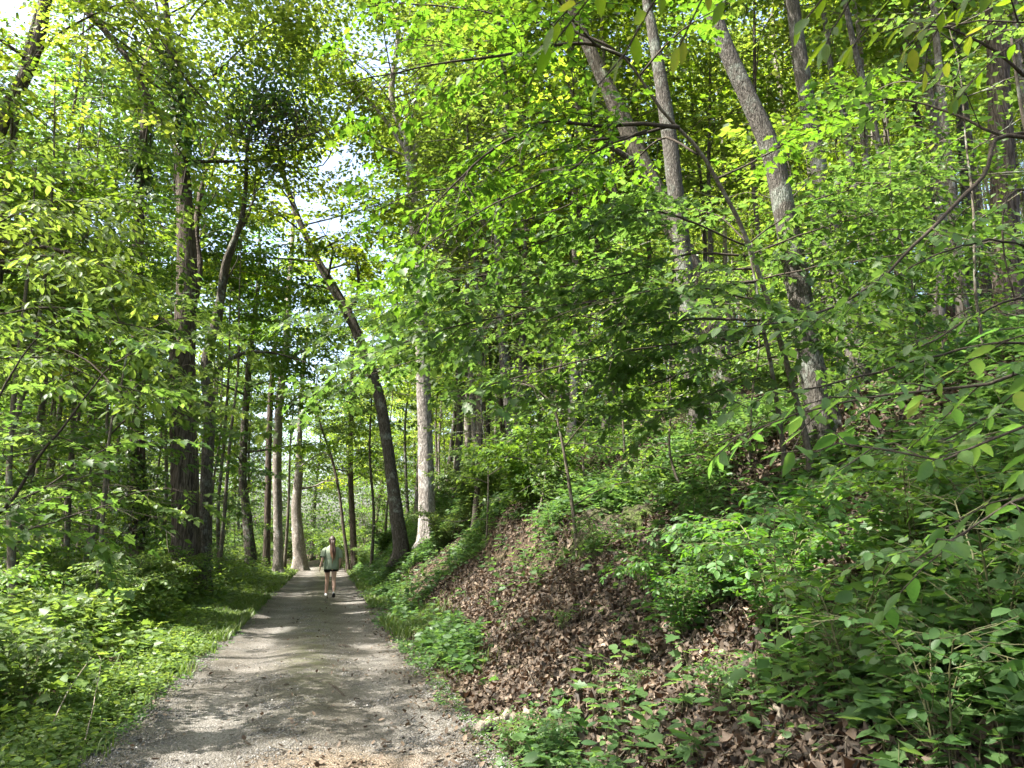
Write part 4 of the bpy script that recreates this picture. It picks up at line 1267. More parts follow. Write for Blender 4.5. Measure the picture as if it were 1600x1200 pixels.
# small strip of low weeds at the foot of the bank
x, y = sample(1100, lambda x, y: (.10 + .9 * sm(8, 11, y)) * np.exp(-((uR(x, y) - .25 - .25 * wob(x, y, 1.2, 1)) / .32) ** 2) * sm(-.3, .3, wob(x, y, 1.6, 9) + .2), (HALF - .3, HALF + 1.5, 4.5, 40), 39)
herbs(g2, s, x, y, .09, 6, .05 + .001 * y, 40, tint0=.0)
tag(link('bank_undergrowth', g2.mesh('bank_undergrowth', M['shrub'])), kind='stuff')
tag(link('undergrowth_stems', s.mesh('undergrowth_stems', M['green_stem'])), kind='stuff')


def grass(n, fn, box, h, seed, w=.005):
    rng = np.random.default_rng(seed)
    x, y = sample(n, fn, box, seed + 1)
    n = len(x)
    z = G(x, y) - .01
    z = np.where(np.abs(across(x, y)) < HALF, path_top(x, y), z)
    hh = h * rng.uniform(.4, 1.3, n)
    a = rng.uniform(0, 6.28, n)
    ww = (w + .00045 * y)[:, None]
    sd = np.column_stack([np.cos(a), np.sin(a), 0 * a]) * ww
    bd = np.column_stack([-np.sin(a), np.cos(a), 0 * a]) * (hh * rng.uniform(.15, .8, n))[:, None]
    b = np.column_stack([x, y, z])
    m_ = b + bd * .3 + np.column_stack([0 * a, 0 * a, hh * .6])
    t = b + bd + np.column_stack([0 * a, 0 * a, hh * .92])
    v = np.stack([b - sd, b + sd, m_ + sd * .7, m_ - sd * .7, t], 1)
    k = np.arange(n)[:, None] * 5
    g = Geo()
    ti = np.clip(rng.normal(.5, .2, n), 0, 1)
    g.add(v.reshape(-1, 3), k + np.array([0, 1, 2, 3]), ti)
    g.f.append(k + np.array([3, 2, 4]))
    g.t.append(ti)
    return g


g = grass(15000, lambda x, y: (.08 + .92 * sm(9, 16, y)) * np.exp(-((uL(x, y) - .35 - .3 * wob(x, y, 1.1, 4)) / .5) ** 2) * sm(-.35, .6, wob(x, y, .6, 1) + .4 * wob(x, y, 2.1, 2)), (-5, -HALF + .15, 5, 60), .15, 51)
gb = grass(15000, lambda x, y: np.exp(-((uR(x, y) - .25 - .2 * wob(x, y, 1.3, 5)) / .4) ** 2) * sm(-.5, .6, wob(x, y, 2.2, 3)) * sm(8.5, 13, y), (HALF - .2, 4.5, 5, 50), .15, 53)
for a in ('v', 'f', 't'):
    pass
off_ = g.n
for i in range(len(gb.f)):
    gb.f[i] = gb.f[i] + off_
g.v += gb.v
g.f += gb.f
g.t += gb.t
tag(link('grass', g.mesh('grass', M['grass'])), kind='stuff')


# fallen leaves
def litter(n, fn, box, seed, size=.1, lift=.02, onpath=False, tilt=.45):
    rng = np.random.default_rng(seed)
    x, y = sample(n, fn, box, seed + 1)
    n = len(x)
    z = (path_top(x, y) if onpath else G(x, y)) + rng.uniform(.003, lift, n)
    e = .05
    nx = -(G(x + e, y) - G(x - e, y)) / (2 * e)
    ny = -(G(x, y + e) - G(x, y - e)) / (2 * e)
    nor = np.column_stack([nx, ny, np.ones(n)]) + rng.normal(0, tilt, (n, 3))
    d = rng.normal(0, 1, (n, 3))
    d = d - nrm(nor) * (d * nrm(nor)).sum(1, keepdims=True)
    sz = size * rng.uniform(.5, 1.25, n)
    ti = np.clip(rng.beta(1.6, 2.2, n) , 0, 1)
    g = Geo()
    h = n // 2
    leaves(g, np.column_stack([x, y, z])[:h], d[:h], nor[:h], sz[:h], 'oval', ti[:h], fold=.6, curl=-.45, rng=rng)
    leaves(g, np.column_stack([x, y, z])[h:], d[h:], nor[h:], sz[h:], 'oval', ti[h:], fold=-.55, curl=.5, rng=rng)
    return g


g = litter(75000, lambda x, y: sm(-.05, .45, uR(x, y)) * (1 - .5 * sm(8, 16, uR(x, y))), (HALF - .2, 26, 2.2, 48), 61, .062, .045, tilt=.6)


def crumpled(g, n, fn, box, seed, size):
    """curled dead leaves with a bent surface, lying every way up"""
    rng = np.random.default_rng(seed)
    x, y = sample(n, fn, box, seed + 1)
    n = len(x)
    e = .05
    nor = np.column_stack([-(G(x + e, y) - G(x - e, y)) / (2 * e), -(G(x, y + e) - G(x, y - e)) / (2 * e), np.ones(n)]) + rng.normal(0, .55, (n, 3))
    nor = nrm(nor)
    d = rng.normal(0, 1, (n, 3))
    d = nrm(d - nor * (d * nor).sum(1, keepdims=True))
    sd = np.cross(nor, d)
    L_ = size * rng.uniform(.5, 1.3, n)
    cu = rng.normal(0, 1.0, n)
    cv = rng.normal(0, 1.6, n)
    tw = rng.normal(0, .8, n)
    prof = np.array([.03, .24, .32, .22, .03])
    vs = []
    for a in range(5):
        for b in (-1, 0, 1):
            al = a / 4 - .5
            la = prof[a] * b * rng.uniform(.7, 1.25, n)
            zz = cu * al * al + cv * la * la * 2 + tw * al * la + rng.normal(0, .035, n) + .04
            vs.append(np.column_stack([x, y, G(x, y) + .012 + rng.uniform(0, .03) * 0]) + L_[:, None] * (al * d + la[:, None] * sd + zz[:, None] * nor))
    v = np.stack(vs, 1)
    v[..., 2] += rng.uniform(0, .035, n)[:, None]
    k = np.arange(n)[:, None] * 15
    ti = np.clip(rng.beta(1.5, 2.3, n), 0, 1)
    fs = [k + np.array([r * 3 + c, r * 3 + c + 1, r * 3 + c + 4, r * 3 + c + 3]) for r in range(4) for c in range(2)]
    g.add(v.reshape(-1, 3), np.concatenate(fs), np.tile(ti, 8))


crumpled(g, 52000, lambda x, y: sm(-.05, .5, uR(x, y)) * (1 - .7 * sm(3, 6, uR(x, y))), (HALF - .25, 8, 2.2, 17), 64, .074)
tag(link('leaf_litter', g.mesh('leaf_litter', M['litter'], smooth=True)), kind='stuff')
g = litter(2600, lambda x, y: .08 + .92 * np.exp(-((uR(x, y) + .15) / .3) ** 2) + .5 * np.exp(-((x + 1.2) / .7) ** 2 - ((y - 5.9) / .5) ** 2), (-HALF, HALF, 4.6, 30), 63, .05, .012, True, .25)
tag(link('path_litter', g.mesh('path_litter', M['litter'])), kind='stuff')

rng = np.random.default_rng(67)
x, y = sample(900, lambda x, y: np.where(np.abs(across(x, y)) < HALF - .2, .12, 1.0) * (uL(x, y) < .6), (-HALF - .5, 9, 3.0, 26), 68)
n = len(x)
a = rng.uniform(0, 6.28, n)
ln_ = rng.gamma(2, .09, n) + .04
x2, y2 = x + np.cos(a) * ln_, y + np.sin(a) * ln_
hz = lambda p, q: np.where(np.abs(across(p, q)) < HALF, path_top(p, q), G(p, q) + .03)
A_ = np.column_stack([x, y, hz(x, y) + .006])
B_ = np.column_stack([x2, y2, hz(x2, y2) + .012 + rng.uniform(0, .04, n)])
C_ = (A_ + B_) / 2 + np.column_stack([rng.normal(0, .08, n) * ln_, rng.normal(0, .08, n) * ln_, rng.uniform(0, .03, n)])
w_ = rng.uniform(.002, .006, n)[:, None, None]
o_ = np.array([(1, 0, .3), (-.5, .87, .3), (-.5, -.3, -.8)])[None] * w_
v = np.concatenate([A_[:, None] + o_, C_[:, None] + o_ * .85, B_[:, None] + o_ * .45], 1)
k = np.arange(n)[:, None] * 9
g = Geo()
g.add(v.reshape(-1, 3), np.concatenate([k + np.array([r + q, r + (q + 1) % 3, r + 3 + (q + 1) % 3, r + 3 + q]) for r in (0, 3) for q in range(3)]))
tag(link('fallen_twigs', g.mesh('fallen_twigs', M['thin_bark'])), kind='stuff')

# loose gravel on the near path
rng = np.random.default_rng(71)
x, y = sample(60000, lambda x, y: (.25 + .75 * sm(-.4, .6, wob(x, y, .5, 2))) * (1 - .55 * np.exp(-((np.abs(across(x, y)) - .77) / .25) ** 2)), (-HALF * 1.05, HALF * 1.06, 4.7, 26), 72)
n = len(x)
oct_ = np.array([(1, 0, 0), (0, 1, 0), (-1, 0, 0), (0, -1, 0), (0, 0, .8), (0, 0, -.8)], float)
v = oct_[None] * rng.uniform(.55, 1.3, (n, 6, 1))
a = rng.uniform(0, 6.28, n)
c_, s_ = np.cos(a)[:, None], np.sin(a)[:, None]
v = np.stack([v[..., 0] * c_ - v[..., 1] * s_, v[..., 0] * s_ + v[..., 1] * c_, v[..., 2]], -1) * (rng.gamma(3, .0015, n) + .0028)[:, None, None]
v = v + np.column_stack([x, y, path_top(x, y) - .002])[:, None]
k = np.arange(n)[:, None] * 6
g = Geo()
ti = np.clip(rng.normal(.45, .22, n), 0, 1)
fc = [(0, 1, 4), (1, 2, 4), (2, 3, 4), (3, 0, 4), (1, 0, 5), (2, 1, 5), (3, 2, 5), (0, 3, 5)]
g.add(v.reshape(-1, 3), np.concatenate([k + np.array(f) for f in fc]), np.tile(ti, 8))
tag(link('gravel_stones', g.mesh('gravel_stones', M['stone'])), kind='stuff')


# ------------------------------------------------------------------ countable plants on the bank and the verge
def shrub_proto(seed, H, stems, leaf, kind='oval', lmat='shrub', gap=.042, spread=.5, arch=.35):
    rng = np.random.default_rng(1200 + seed)
    sg, lg = Geo(), Geo()
    for k in range(stems):
        a = 2.4 * k + rng.uniform(-.5, .5)
        d = np.array((math.cos(a), math.sin(a), 0))
        h = H * rng.uniform(.65, 1.1)
        pts = [np.array((0, 0, -.05)) + d * .04, d * h * spread * .3 + np.array((0, 0, h * .5)), d * h * spread * .8 + np.array((0, 0, h * .9)), d * h * spread * (1.25 + arch) + np.array((0, 0, h * (1 - arch * .35)))]
        spray(sg, lg, rng, np.array(pts), .0035 + .003 * H, tw_gap=.045, tw_len=(.10 * H + .06, .30 * H + .10), leaf=leaf, kind=kind, start=.08, gap=gap, hang=.1, flat=.4, r_end=.002, fork=H > .9)
    return sg.mesh('stems', M['green_stem'], smooth=True), lg.mesh('foliage', M[lmat])


def put_shrub(name, pr, label, cat, x, y, rz=0., sc=1., group=None):
    t = thing(name, label, cat, (float(x), float(y), float(G(x, y))), rz, sc, group)
    link('stems', pr[0], t)
    link('foliage', pr[1], t)
    return t


SH = [shrub_proto(0, .8, 5, .062), shrub_proto(1, 1.1, 6, .07), shrub_proto(2, .6, 5, .055), shrub_proto(3, 1.3, 7, .075, lmat='herb'), shrub_proto(4, .9, 6, .08, 'lobed', 'herb'),
      shrub_proto(5, 1.5, 8, .085, 'oval', 'herb')]


for px, py, k, sc, lab in [
    (1215, 1010, 1, .95, 'bright arching shrub in front of the leaf litter, sunlit from above, lower right'),
    (1330, 1090, 0, .95, 'rounded green shrub right of the bright arching shrub, lower right'),
    (1480, 1190, 2, 1.0, 'low leafy shrub at the bottom right corner of the bank'),
    (1560, 1060, 0, 1.1, 'dense green shrub at the right edge above the bottom right corner'),
    (1440, 930, 1, .85, 'spreading shrub higher on the bank between bright arching shrub and right edge'),
    (1560, 900, 2, 1.2, 'shrub at right edge growing under the hanging long leaves'),
    (1130, 1110, 2, .6, 'small shrub at the lower edge of the bright arching shrub'),
    (1250, 870, 2, 1.1, 'shrub on the bank above the bright arching shrub'),
    (1090, 860, 0, .95, 'dark leafy shrub below the lichen patched trunk'),
    (1005, 925, 0, .75, 'dark green shrub at the upper edge of the bare leaf litter on the bank'),
    (1065, 1000, 1, .62, 'leafy shrub left of the bright arching shrub, standing in dead leaves'),
    (935, 872, 2, .9, 'low shrub above the bare leaf litter at mid bank'),
    (1120, 950, 1, .7, 'shrub at the upper left edge of the bright arching shrub'),
    (860, 850, 0, .7, 'shrub at mid bank on the shaded cut above the leaf litter'),
    (990, 1085, 2, .32, 'tiny green seedling clump alone in the leaf litter'),
    (880, 985, 2, .36, 'tiny weed clump alone in the upper part of the leaf litter'),
    (870, 1190, 2, .55, 'small weedy plant at bottom centre where the bank meets the path'),
    (800, 1185, 2, .5, 'low green tuft of leaves by the grey log at the path edge'),
]:
    p = gpx(px, py)
    put_shrub('bank_shrub', SH[k], lab, 'shrub', p[0], p[1], px * .01, sc)
for px, py, k, sc, lab in [
    (95, 1010, 4, 1.0, 'broad leaved sunlit shrub at lower left beside the sunlit stem'),
    (190, 985, 5, .8, 'tall sunlit shrub between the left edge and the massive oak'),
    (330, 905, 3, .9, 'sunlit shrub at the foot of the slender grey trunk'),
    (255, 960, 3, .9, 'shrub in front of the massive oak foot'),
    (30, 1110, 4, .9, 'dark shaded shrub in the bottom left corner'),
    (70, 940, 5, 1.0, 'leafy shrub at left edge behind the broad leaved sunlit shrub'),
    (390, 890, 3, .9, 'shrub at the far left verge below the crooked mottled trunk'),
    (570, 888, 3, .9, 'sunlit bush at the right of the path beside the walking woman'),
    (600, 866, 5, .9, 'bush at the foot of the dark mossy leaning trunk'),
    (690, 860, 3, .9, 'sunlit bush at the foot of the white trunk'),
]:
    p = gpx(px, py)
    put_shrub('verge_shrub', SH[k], lab, 'shrub', p[0], p[1], px * .01, sc)
for x_, y_, k_, sc_, lab in [(-11.6, 50.5, 5, 1.7, 'sunlit bush closing the path end, right behind the walking woman'), (-17.2, 51, 3, 1.8, 'sunlit bush at the path end left of the swollen trunk'), (-10.2, 47, 4, 1.6, 'sunlit bush right of the far path near the dark upright trunk'),
                            (-16.5, 57, 5, 2.2, 'tall bright bush beyond the far end of the path'), (-13.2, 58, 3, 2.2, 'bright bush beyond the path end between dark stem and swollen trunk'), (-19.5, 56, 4, 2.0, 'bright bush far left beyond the path end')]:
    put_shrub('path_end_shrub', SH[k_], lab, 'shrub', x_, y_, x_, sc_)
placed[:] = [(a, b) for a, b in placed if False]
for x, y, rz, sc, k in scatter(46, lambda x, y: inview(x, y) and 2.2 < across(x, y) - HALF < 16 and y > 9 and (y > 14 or across(x, y) > 5), (-12, 22, 8, 34), 1.1, 21):
    put_shrub('slope_shrub', SH[(0, 1, 3, 5)[k % 4]], 'leafy shrub among many alike scattered over the wooded slope', 'shrub', x, y, rz, sc, 'shrubs scattered on the slope')
for x, y, rz, sc, k in scatter(55, lambda x, y: inview(x, y) and 1.7 < uL(x, y) < 12 and y > 7.5, (-26, -3, 7, 46), 1.0, 22):
    put_shrub('thicket_shrub', SH[(3, 4, 5)[k % 3]], 'leafy shrub among many alike in the thicket along the left verge', 'shrub', x, y, rz, sc * 1.1, 'shrubs in the left thicket')


# ------------------------------------------------------------------ ivy, vines, rocks, stump, logs
rng = np.random.default_rng(81)
g, lg = Geo(), Geo()
cen = W(432, 185, 19.6)
for i in range(26):
    a = rng.uniform(0, 6.28)
    r = rng.uniform(.3, 1.0)
    th = np.linspace(a, a + rng.uniform(2.5, 5), 14)
    p = cen + np.column_stack([np.cos(th) * r * 1.2, rng.normal(0, .1, 14) + rng.uniform(-.5, .5), np.sin(th) * r * .8 - .25 * np.abs(np.cos(th))]) + rng.normal(0, .05, (14, 3)) + rng.normal(0, .18, 3)
    tube(g, p, rng.uniform(.008, .022), 5, 0, rng=rng)
for i in range(14):
    p0 = cen + rng.normal(0, (.8, .4, .3), 3)
    p1 = cen + np.array((-2.4, .6, rng.uniform(-.6, 2.4)))
    tube(g, resample(np.array([p0, (p0 + p1) / 2 + rng.normal(0, .3, 3) - (0, 0, .4), p1]), 10), .012, 5, 0, rng=rng)
n = 2600
pp = cen + rng.normal(0, 1, (n, 3)) * (.95, .6, .62) + np.array((-.5, 0, .35))
leaves(lg, pp, rng.normal(0, 1, (n, 3)) - (0, 0, .6), np.array((-.4, -.3, 1)) + rng.normal(0, .5, (n, 3)), rng.uniform(.09, .17, n), 'oval', rng=rng)
t = thing('vine_tangle', 'tangle of brown vine loops and dark leaves hanging in the crown at upper left', 'vine', tuple(cen))
link('vines', g.mesh('vines', M['thin_bark'], smooth=True, off=cen), t)
link('foliage', lg.mesh('vine_foliage', M['ivy'], off=cen), t)


def ivy_on(poly, Y, rpx, n, seed, label, extra=.25):
    rng = np.random.default_rng(seed)
    c = resample(np.array([W(a, b, Y) for a, b in poly]), 40)
    s = rng.uniform(0, 39, n)
    i = np.minimum(s.astype(int), 38)
    p = c[i] + (c[i + 1] - c[i]) * (s - i)[:, None]
    th = rng.uniform(0, 6.28, n)
    r = rpx * pxm(Y) + np.abs(rng.normal(0, extra, n)) * (.6 + .7 * np.clip(wob(s, s * .3, 3.0), -1, 1))
    o = np.column_stack([np.cos(th), np.sin(th), 0 * th])
    p = p + o * r[:, None]
    g = Geo()
    k_ = gap_keep(p)
    p, o, n = p[k_], o[k_], int(k_.sum())
    d = o * .5 + rng.normal(0, .35, (n, 3)) - (0, 0, .8)
    leaves(g, p, d, o + (0, 0, .5) + rng.normal(0, .35, (n, 3)), rng.uniform(.08, .17, n), 'oval', rng=rng)
    vg = Geo()
    for q in range(4):
        ph = q * 1.57
        off = np.column_stack([np.cos(ph + np.arange(40) * .12), np.sin(ph + np.arange(40) * .12), np.zeros(40)]) * (rpx * pxm(Y) + .02)
        tube(vg, c + off, .02, 5, .1, rng=rng)
    b = c[0].copy()
    t = thing('ivy_vine', label, 'ivy', tuple(b))
    link('vines', vg.mesh('ivy_stems', M['twig'], smooth=True, off=b), t)
    link('foliage', g.mesh('ivy_foliage', M['ivy'], off=b), t)


ivy_on([(213, 850), (214, 600), (215, 420), (217, 300), (225, 200), (228, 110)], 23.0, 11, 6500, 82, 'dark ivy wrapping the whole column left of the massive oak', .3)
ivy_on([(287, 320), (280, 210), (272, 140), (264, 70)], 20.5, 12, 4200, 83, 'ivy mass around the upper stem of the massive oak', .55)


def rock(name, label, cat, px, py, size, seed, mat='moss_rock', flat=.7, sink=.3):
    rng = np.random.default_rng(seed)
    import bmesh
    bm = bmesh.new()
    bmesh.ops.create_icosphere(bm, subdivisions=4, radius=1)
    ph = rng.uniform(0, 6, 6)
    for v_ in bm.verts:
        c = v_.co
        k = 1 + .22 * math.sin(3 * c.x + ph[0] + 2 * c.z) + .18 * math.sin(4 * c.y + ph[1] - c.x * 2) + .1 * math.sin(9 * c.z + 5 * c.x + ph[2]) + .06 * math.sin(17 * c.y + 9 * c.z + ph[3])
        v_.co = Vector((c.x * k * size[0], c.y * k * size[1], c.z * k * size[2]))
    me = bpy.data.meshes.new(name)
    bm.to_mesh(me)
    bm.free()
    for p_ in me.polygons:
        p_.use_smooth = True
    me.materials.append(M[mat])
    p = gpx(px, py)
    o = link(name, me, loc=(p[0], p[1], float(G(p[0], p[1])) - size[2] * sink))
    o.rotation_euler = (0, .3, seed)
    tag(o, label, cat)
    return o


rock('mossy_mound', 'dark overhanging mossy lump at mid bank, right of the sunlit dead leaf patch', 'mound', 955, 812, (.6, .5, .35), 4, sink=.95)
rock('mossy_mound', 'mossy hump on the bank below the lichen patched trunk', 'mound', 1010, 790, (.45, .4, .3), 5, sink=.9)
rock('mossy_mound', 'shaded mossy hump among the shrubs right of the lichen patched trunk', 'mound', 1225, 830, (.35, .35, .3), 8, sink=.6)
rock('path_stone', 'flat grey stone half buried in the middle of the gravel path', 'stone', 545, 1012, (.14, .09, .025), 6, 'grey_bark', 1, .2)

# broken stump
b = W(1345, 615, 15.2)
gz = float(G(b[0], b[1]))
rng = np.random.default_rng(91)
g = Geo()
tr = resample(np.array([(b[0], b[1], gz - .15), (b[0] - .06, b[1], gz + .5), (b[0] - .22, b[1], gz + 1.15)]), 12)
tube(g, tr, np.linspace(.24, .13, 12), 14, .05, rng=rng)
base = (float(b[0]), float(b[1]), gz)
t = thing('tree_stump', 'broken reddish brown leaning stump with a splintered top on the right slope', 'stump', base)
link('trunk', g.mesh('stump_trunk', M['dead_wood'], smooth=True, off=base), t)
g = Geo()
for k in range(11):
    a = k * .571
    p = tr[-1] + np.array((math.cos(a) * .10, math.sin(a) * .10, -.08))
    h = .18 + .34 * max(0, math.cos(a - 2.6)) + rng.uniform(0, .12)
    tube(g, np.array([p, p + (0, 0, h * .6), p + np.array((-.05, 0, h))]), (.045, .03, .004), 5, .1, rng=rng)
link('splinters', g.mesh('splinters', M['dead_wood'], off=base), t)


def stick(name, label, cat, pts, r0, r1, mat, seed, subs=()):
    rng = np.random.default_rng(seed)
    g = Geo()
    p = resample(np.array(pts), 16)
    p = p + rng.normal(0, r0 * .35, p.shape)
    tube(g, p, np.linspace(r0, r1, 16), 9, .06, rng=rng)
    for s_, d, l in subs:
        a = p[int(s_ * 15)]
        tube(g, resample(np.array([a, a + np.array(d) * l * .5 + rng.normal(0, .03, 3), a + np.array(d) * l]), 6), np.linspace(r0 * .5, r1 * .4, 6), 6, .05, rng=rng)
    b = p[0].copy()
    tag(link(name, g.mesh(name, M[mat], smooth=True, off=b), loc=tuple(b)), label, cat)


def gp(px, py, dz):
    p = gpx(px, py)
    return p + np.array((0, 0, dz))


stick('fallen_log', 'short weathered grey log lying at the path edge, bottom centre', 'log', [gp(752, 1146, .03), gp(785, 1134, .05), gp(830, 1126, .06)], .05, .04, 'dead_wood', 92)
stick('fallen_branch', 'pale crooked dead branch lying on dead leaves beside the stump', 'branch', [W(1362, 632, 14.6), W(1390, 622, 14.6), W(1412, 606, 14.6), W(1436, 600, 14.6)], .035, .02, 'dead_wood', 93, [(.5, (.2, 0, .9), .35), (.7, (-.6, 0, .5), .3)])
stick('dead_branch', 'thin bleached twig curving down the bank among green leaves on the right', 'twig', [gp(1342, 690, .5), gp(1358, 715, .45), gp(1385, 745, .3), gp(1418, 785, .05)], .012, .006, 'dead_wood', 94)
stick('dead_branch', 'bare pale twig poking through the undergrowth near the right edge', 'twig', [gp(1420, 965, .25), gp(1455, 985, .3), gp(1490, 1005, .2)], .006, .003, 'dead_wood', 95, [(.3, (.1, .1, -.9), .2)])
stick('dead_branch', 'thin dry stalk leaning over the dark herbs at bottom left', 'twig', [gp(70, 1165, .0), gp(95, 1135, .22), gp(135, 1095, .4)], .006, .003, 'dead_wood', 96)
stick('dead_branch', 'upright dry stalk with curled tip beside the path, bottom left', 'twig', [gp(128, 1180, .0), gp(142, 1140, .2), gp(150, 1110, .42), gp(144, 1100, .45)], .005, .002, 'dead_wood', 97)
stick('fallen_stick', 'small dark stick lying on the gravel in the near path', 'stick', [gp(512, 1070, .015), gp(524, 1078, .02), gp(538, 1090, .015)], .014, .009, 'twig', 98)
stick('bark_strip', 'reddish strip of bark lying on dead leaves at lower right', 'bark', [gp(1203, 1092, .05), gp(1210, 1110, .06), gp(1222, 1135, .04)], .022, .012, 'dead_wood', 99)

# ------------------------------------------------------------------ the walking woman
skin = plain('skin', (.50, .31, .235), .5, .35, .06, 8)
shirt_m, nt, out = new_mat('green_tee')
L = nt.links.new
tc = N(nt, 'ShaderNodeTexCoord')
no = N(nt, 'ShaderNodeTexNoise', Scale=14.0, Detail=4.0)
L(tc.outputs['Object'], no.inputs['Vector'])
rp = ramp(nt, [(.3, (.19, .23, .155)), (.7, (.25, .295, .21))])
L(no.outputs['Fac'], rp.inputs[0])
n3 = N(nt, 'ShaderNodeTexNoise', Scale=7.0, Detail=3.0, Distortion=1.0)
L(tc.outputs['Object'], n3.inputs['Vector'])
pb = N(nt, 'ShaderNodeBsdfPrincipled', Roughness=.85)
L(rp.outputs[0], pb.inputs['Base Color'])
bp = N(nt, 'ShaderNodeBump', Strength=.5, Distance=.05)
L(n3.outputs['Fac'], bp.inputs['Height'])
L(bp.outputs[0], pb.inputs['Normal'])
L(pb.outputs[0], out.inputs[0])
black_m = plain('black_cloth', (.012, .012, .014), .8, .2, .1, 30)
white_m = plain('white_shoe', (.68, .67, .64), .6, .3, .06, 20)
sole_m = plain('dark_sole', (.03, .03, .03), .8, .2, .1, 20)
hair_m, nt, out = new_mat('brown_hair')
L = nt.links.new
tc = N(nt, 'ShaderNodeTexCoord')
sx = N(nt, 'ShaderNodeSeparateXYZ')
L(tc.outputs['Object'], sx.inputs[0])
mr = N(nt, 'ShaderNodeMapRange')
mr.inputs['From Min'].default_value = .98
mr.inputs['From Max'].default_value = 1.6
L(sx.outputs['Z'], mr.inputs['Value'])
rp = ramp(nt, [(0, (.36, .22, .12)), (.22, (.22, .12, .07)), (.4, (.085, .042, .028)), (1, (.035, .018, .013))])
L(mr.outputs[0], rp.inputs[0])
pb = N(nt, 'ShaderNodeBsdfPrincipled', Roughness=.45)
L(rp.outputs[0], pb.inputs['Base Color'])
mp = N(nt, 'ShaderNodeMapping')
mp.inputs['Scale'].default_value = (60, 60, 4)
L(tc.outputs['Object'], mp.inputs[0])
no = N(nt, 'ShaderNodeTexNoise', Scale=2.0, Detail=3.0)
L(mp.outputs[0], no.inputs['Vector'])
bp = N(nt, 'ShaderNodeBump', Strength=.6, Distance=.02)
L(no.outputs['Fac'], bp.inputs['Height'])
L(bp.outputs[0], pb.inputs['Normal'])
L(pb.outputs[0], out.inputs[0])


def skinned(name, verts, edges, mat, parent, root=0, sub=2):
    me = bpy.data.meshes.new(name)
    me.from_pydata([v[:3] for v in verts], edges, [])
    o = link(name, me, parent)
    md = o.modifiers.new('skin', 'SKIN')
    md.use_smooth_shade = True
    if not me.skin_vertices:
        me.attributes  # the modifier adds the layer below
    sv = me.skin_vertices[0].data if me.skin_vertices else None
    if sv is None:
        bpy.context.view_layer.objects.active = o
        bpy.ops.mesh.customdata_skin_add()
        sv = me.skin_vertices[0].data
    for i, v in enumerate(verts):
        r = v[3]
        sv[i].radius = (r, r) if np.isscalar(r) else r
        sv[i].use_root = i == root
    s2 = o.modifiers.new('sub', 'SUBSURF')
    s2.levels = s2.render_levels = sub
    me.materials.append(mat)
    return o


fp = gpx(515, 934)
pyy = float(fp[1])
feet = path_top(fp[0], fp[1])
person = thing('person', 'woman seen from behind walking away in a loose green t-shirt, black shorts and long ponytail', 'person', (float(fp[0]), pyy, float(feet)), math.radians(13), 1.06)
# x right, y forward (away), z up
V, E = [], []


def j(x, y, z, r, prev=None):
    V.append((x, y, z, r))
    if prev is not None:
        E.append((prev, len(V) - 1))
    return len(V) - 1


pel = j(0, 0, .86, .125)
sp1 = j(0, .01, .98, .11, pel)
sp2 = j(0, .02, 1.12, .12, sp1)
chs = j(0, .02, 1.25, .125, sp2)
nk0 = j(0, .01, 1.355, .06, chs)
nk1 = j(0, .015, 1.42, .05, nk0)
hd0 = j(0, .03, 1.50, .078, nk1)
hd1 = j(0, .025, 1.565, .085, hd0)
hd2 = j(0, .02, 1.615, .065, hd1)
# face on the far side: nose, chin, brow
j(0, .128, 1.515, .012, hd0)
j(0, .10, 1.455, .022, hd0)
for sgn in (-1, 1):
    j(sgn * .085, .02, 1.515, (.014, .014), hd0)


def leg(s, hip, knee, ank, heel, toe):
    a = j(s * .085, hip[0], hip[1], .092, pel)
    b = j(s * .09, (hip[0] * .5 + knee[0] * .5), (hip[1] + knee[1]) / 2, .075, a)
    c = j(s * .085, knee[0], knee[1], .054, b)
    d = j(s * .095, knee[0] * .6 + ank[0] * .4 - .015, knee[1] * .6 + ank[1] * .4, .054, c)
    e = j(s * .10, ank[0], ank[1], .034, d)
    f = j(s * .105, toe[0] * .6 + ank[0] * .4, toe[1] * .7 + ank[1] * .3, .032, e)
    j(s * .11, toe[0], toe[1], .028, f)


leg(-1, (.02, .80), (.15, .47), (.20, .09), None, (.37, .035))
leg(1, (0, .80), (.0, .46), (-.24, .15), None, (-.12, .035))


def arm(s, sh, el, wr, palm):
    a = j(s * .10, .02, 1.31, .055, chs)
    b = j(s * sh[0], sh[1], sh[2], .046, a)
    c = j(s * el[0], el[1], el[2], .037, b)
    d = j(s * (el[0] + wr[0]) / 2, (el[1] + wr[1]) / 2, (el[2] + wr[2]) / 2, .034, c)
    e = j(s * wr[0], wr[1], wr[2], .024, d)
    pd = np.array((s * palm[0], palm[1], palm[2]), float)
    w = np.array((s * wr[0], wr[1], wr[2]))
    pd = nrm(pd)
    fw = np.array((0, 1.0, 0))
    for k in range(4):
        o = fw * (.030 - .02 * k)
        ln = (.068, .078, .072, .056)[k]
        q0 = w + pd * .075 + o
        q1 = q0 + pd * ln * .5 + np.array((-s * .006, 0, 0))
        q2 = q0 + pd * ln * .95 + np.array((-s * .026, 0, 0))
        i0 = j(*(w + pd * .03 + o * .7), .014, e)
        i1 = j(*q0, .0105, i0)
        i2 = j(*q1, .009, i1)
        j(*q2, .0075, i2)
    t0 = j(*(w + pd * .03 + fw * .034 - np.array((s * .008, 0, 0))), .012, e)
    t1 = j(*(w + pd * .07 + fw * .055 - np.array((s * .016, 0, 0))), .010, t0)
    j(*(w + pd * .095 + fw * .052 - np.array((s * .022, 0, 0))), .008, t1)


arm(-1, (.175, .0, 1.29), (.235, -.09, 1.04), (.285, -.10, .82), (.25, .15, -1))
arm(1, (.175, .02, 1.29), (.235, .0, 1.03), (.225, .09, .81), (-.12, .2, -1))
skinned('body', V, E, skin, person)


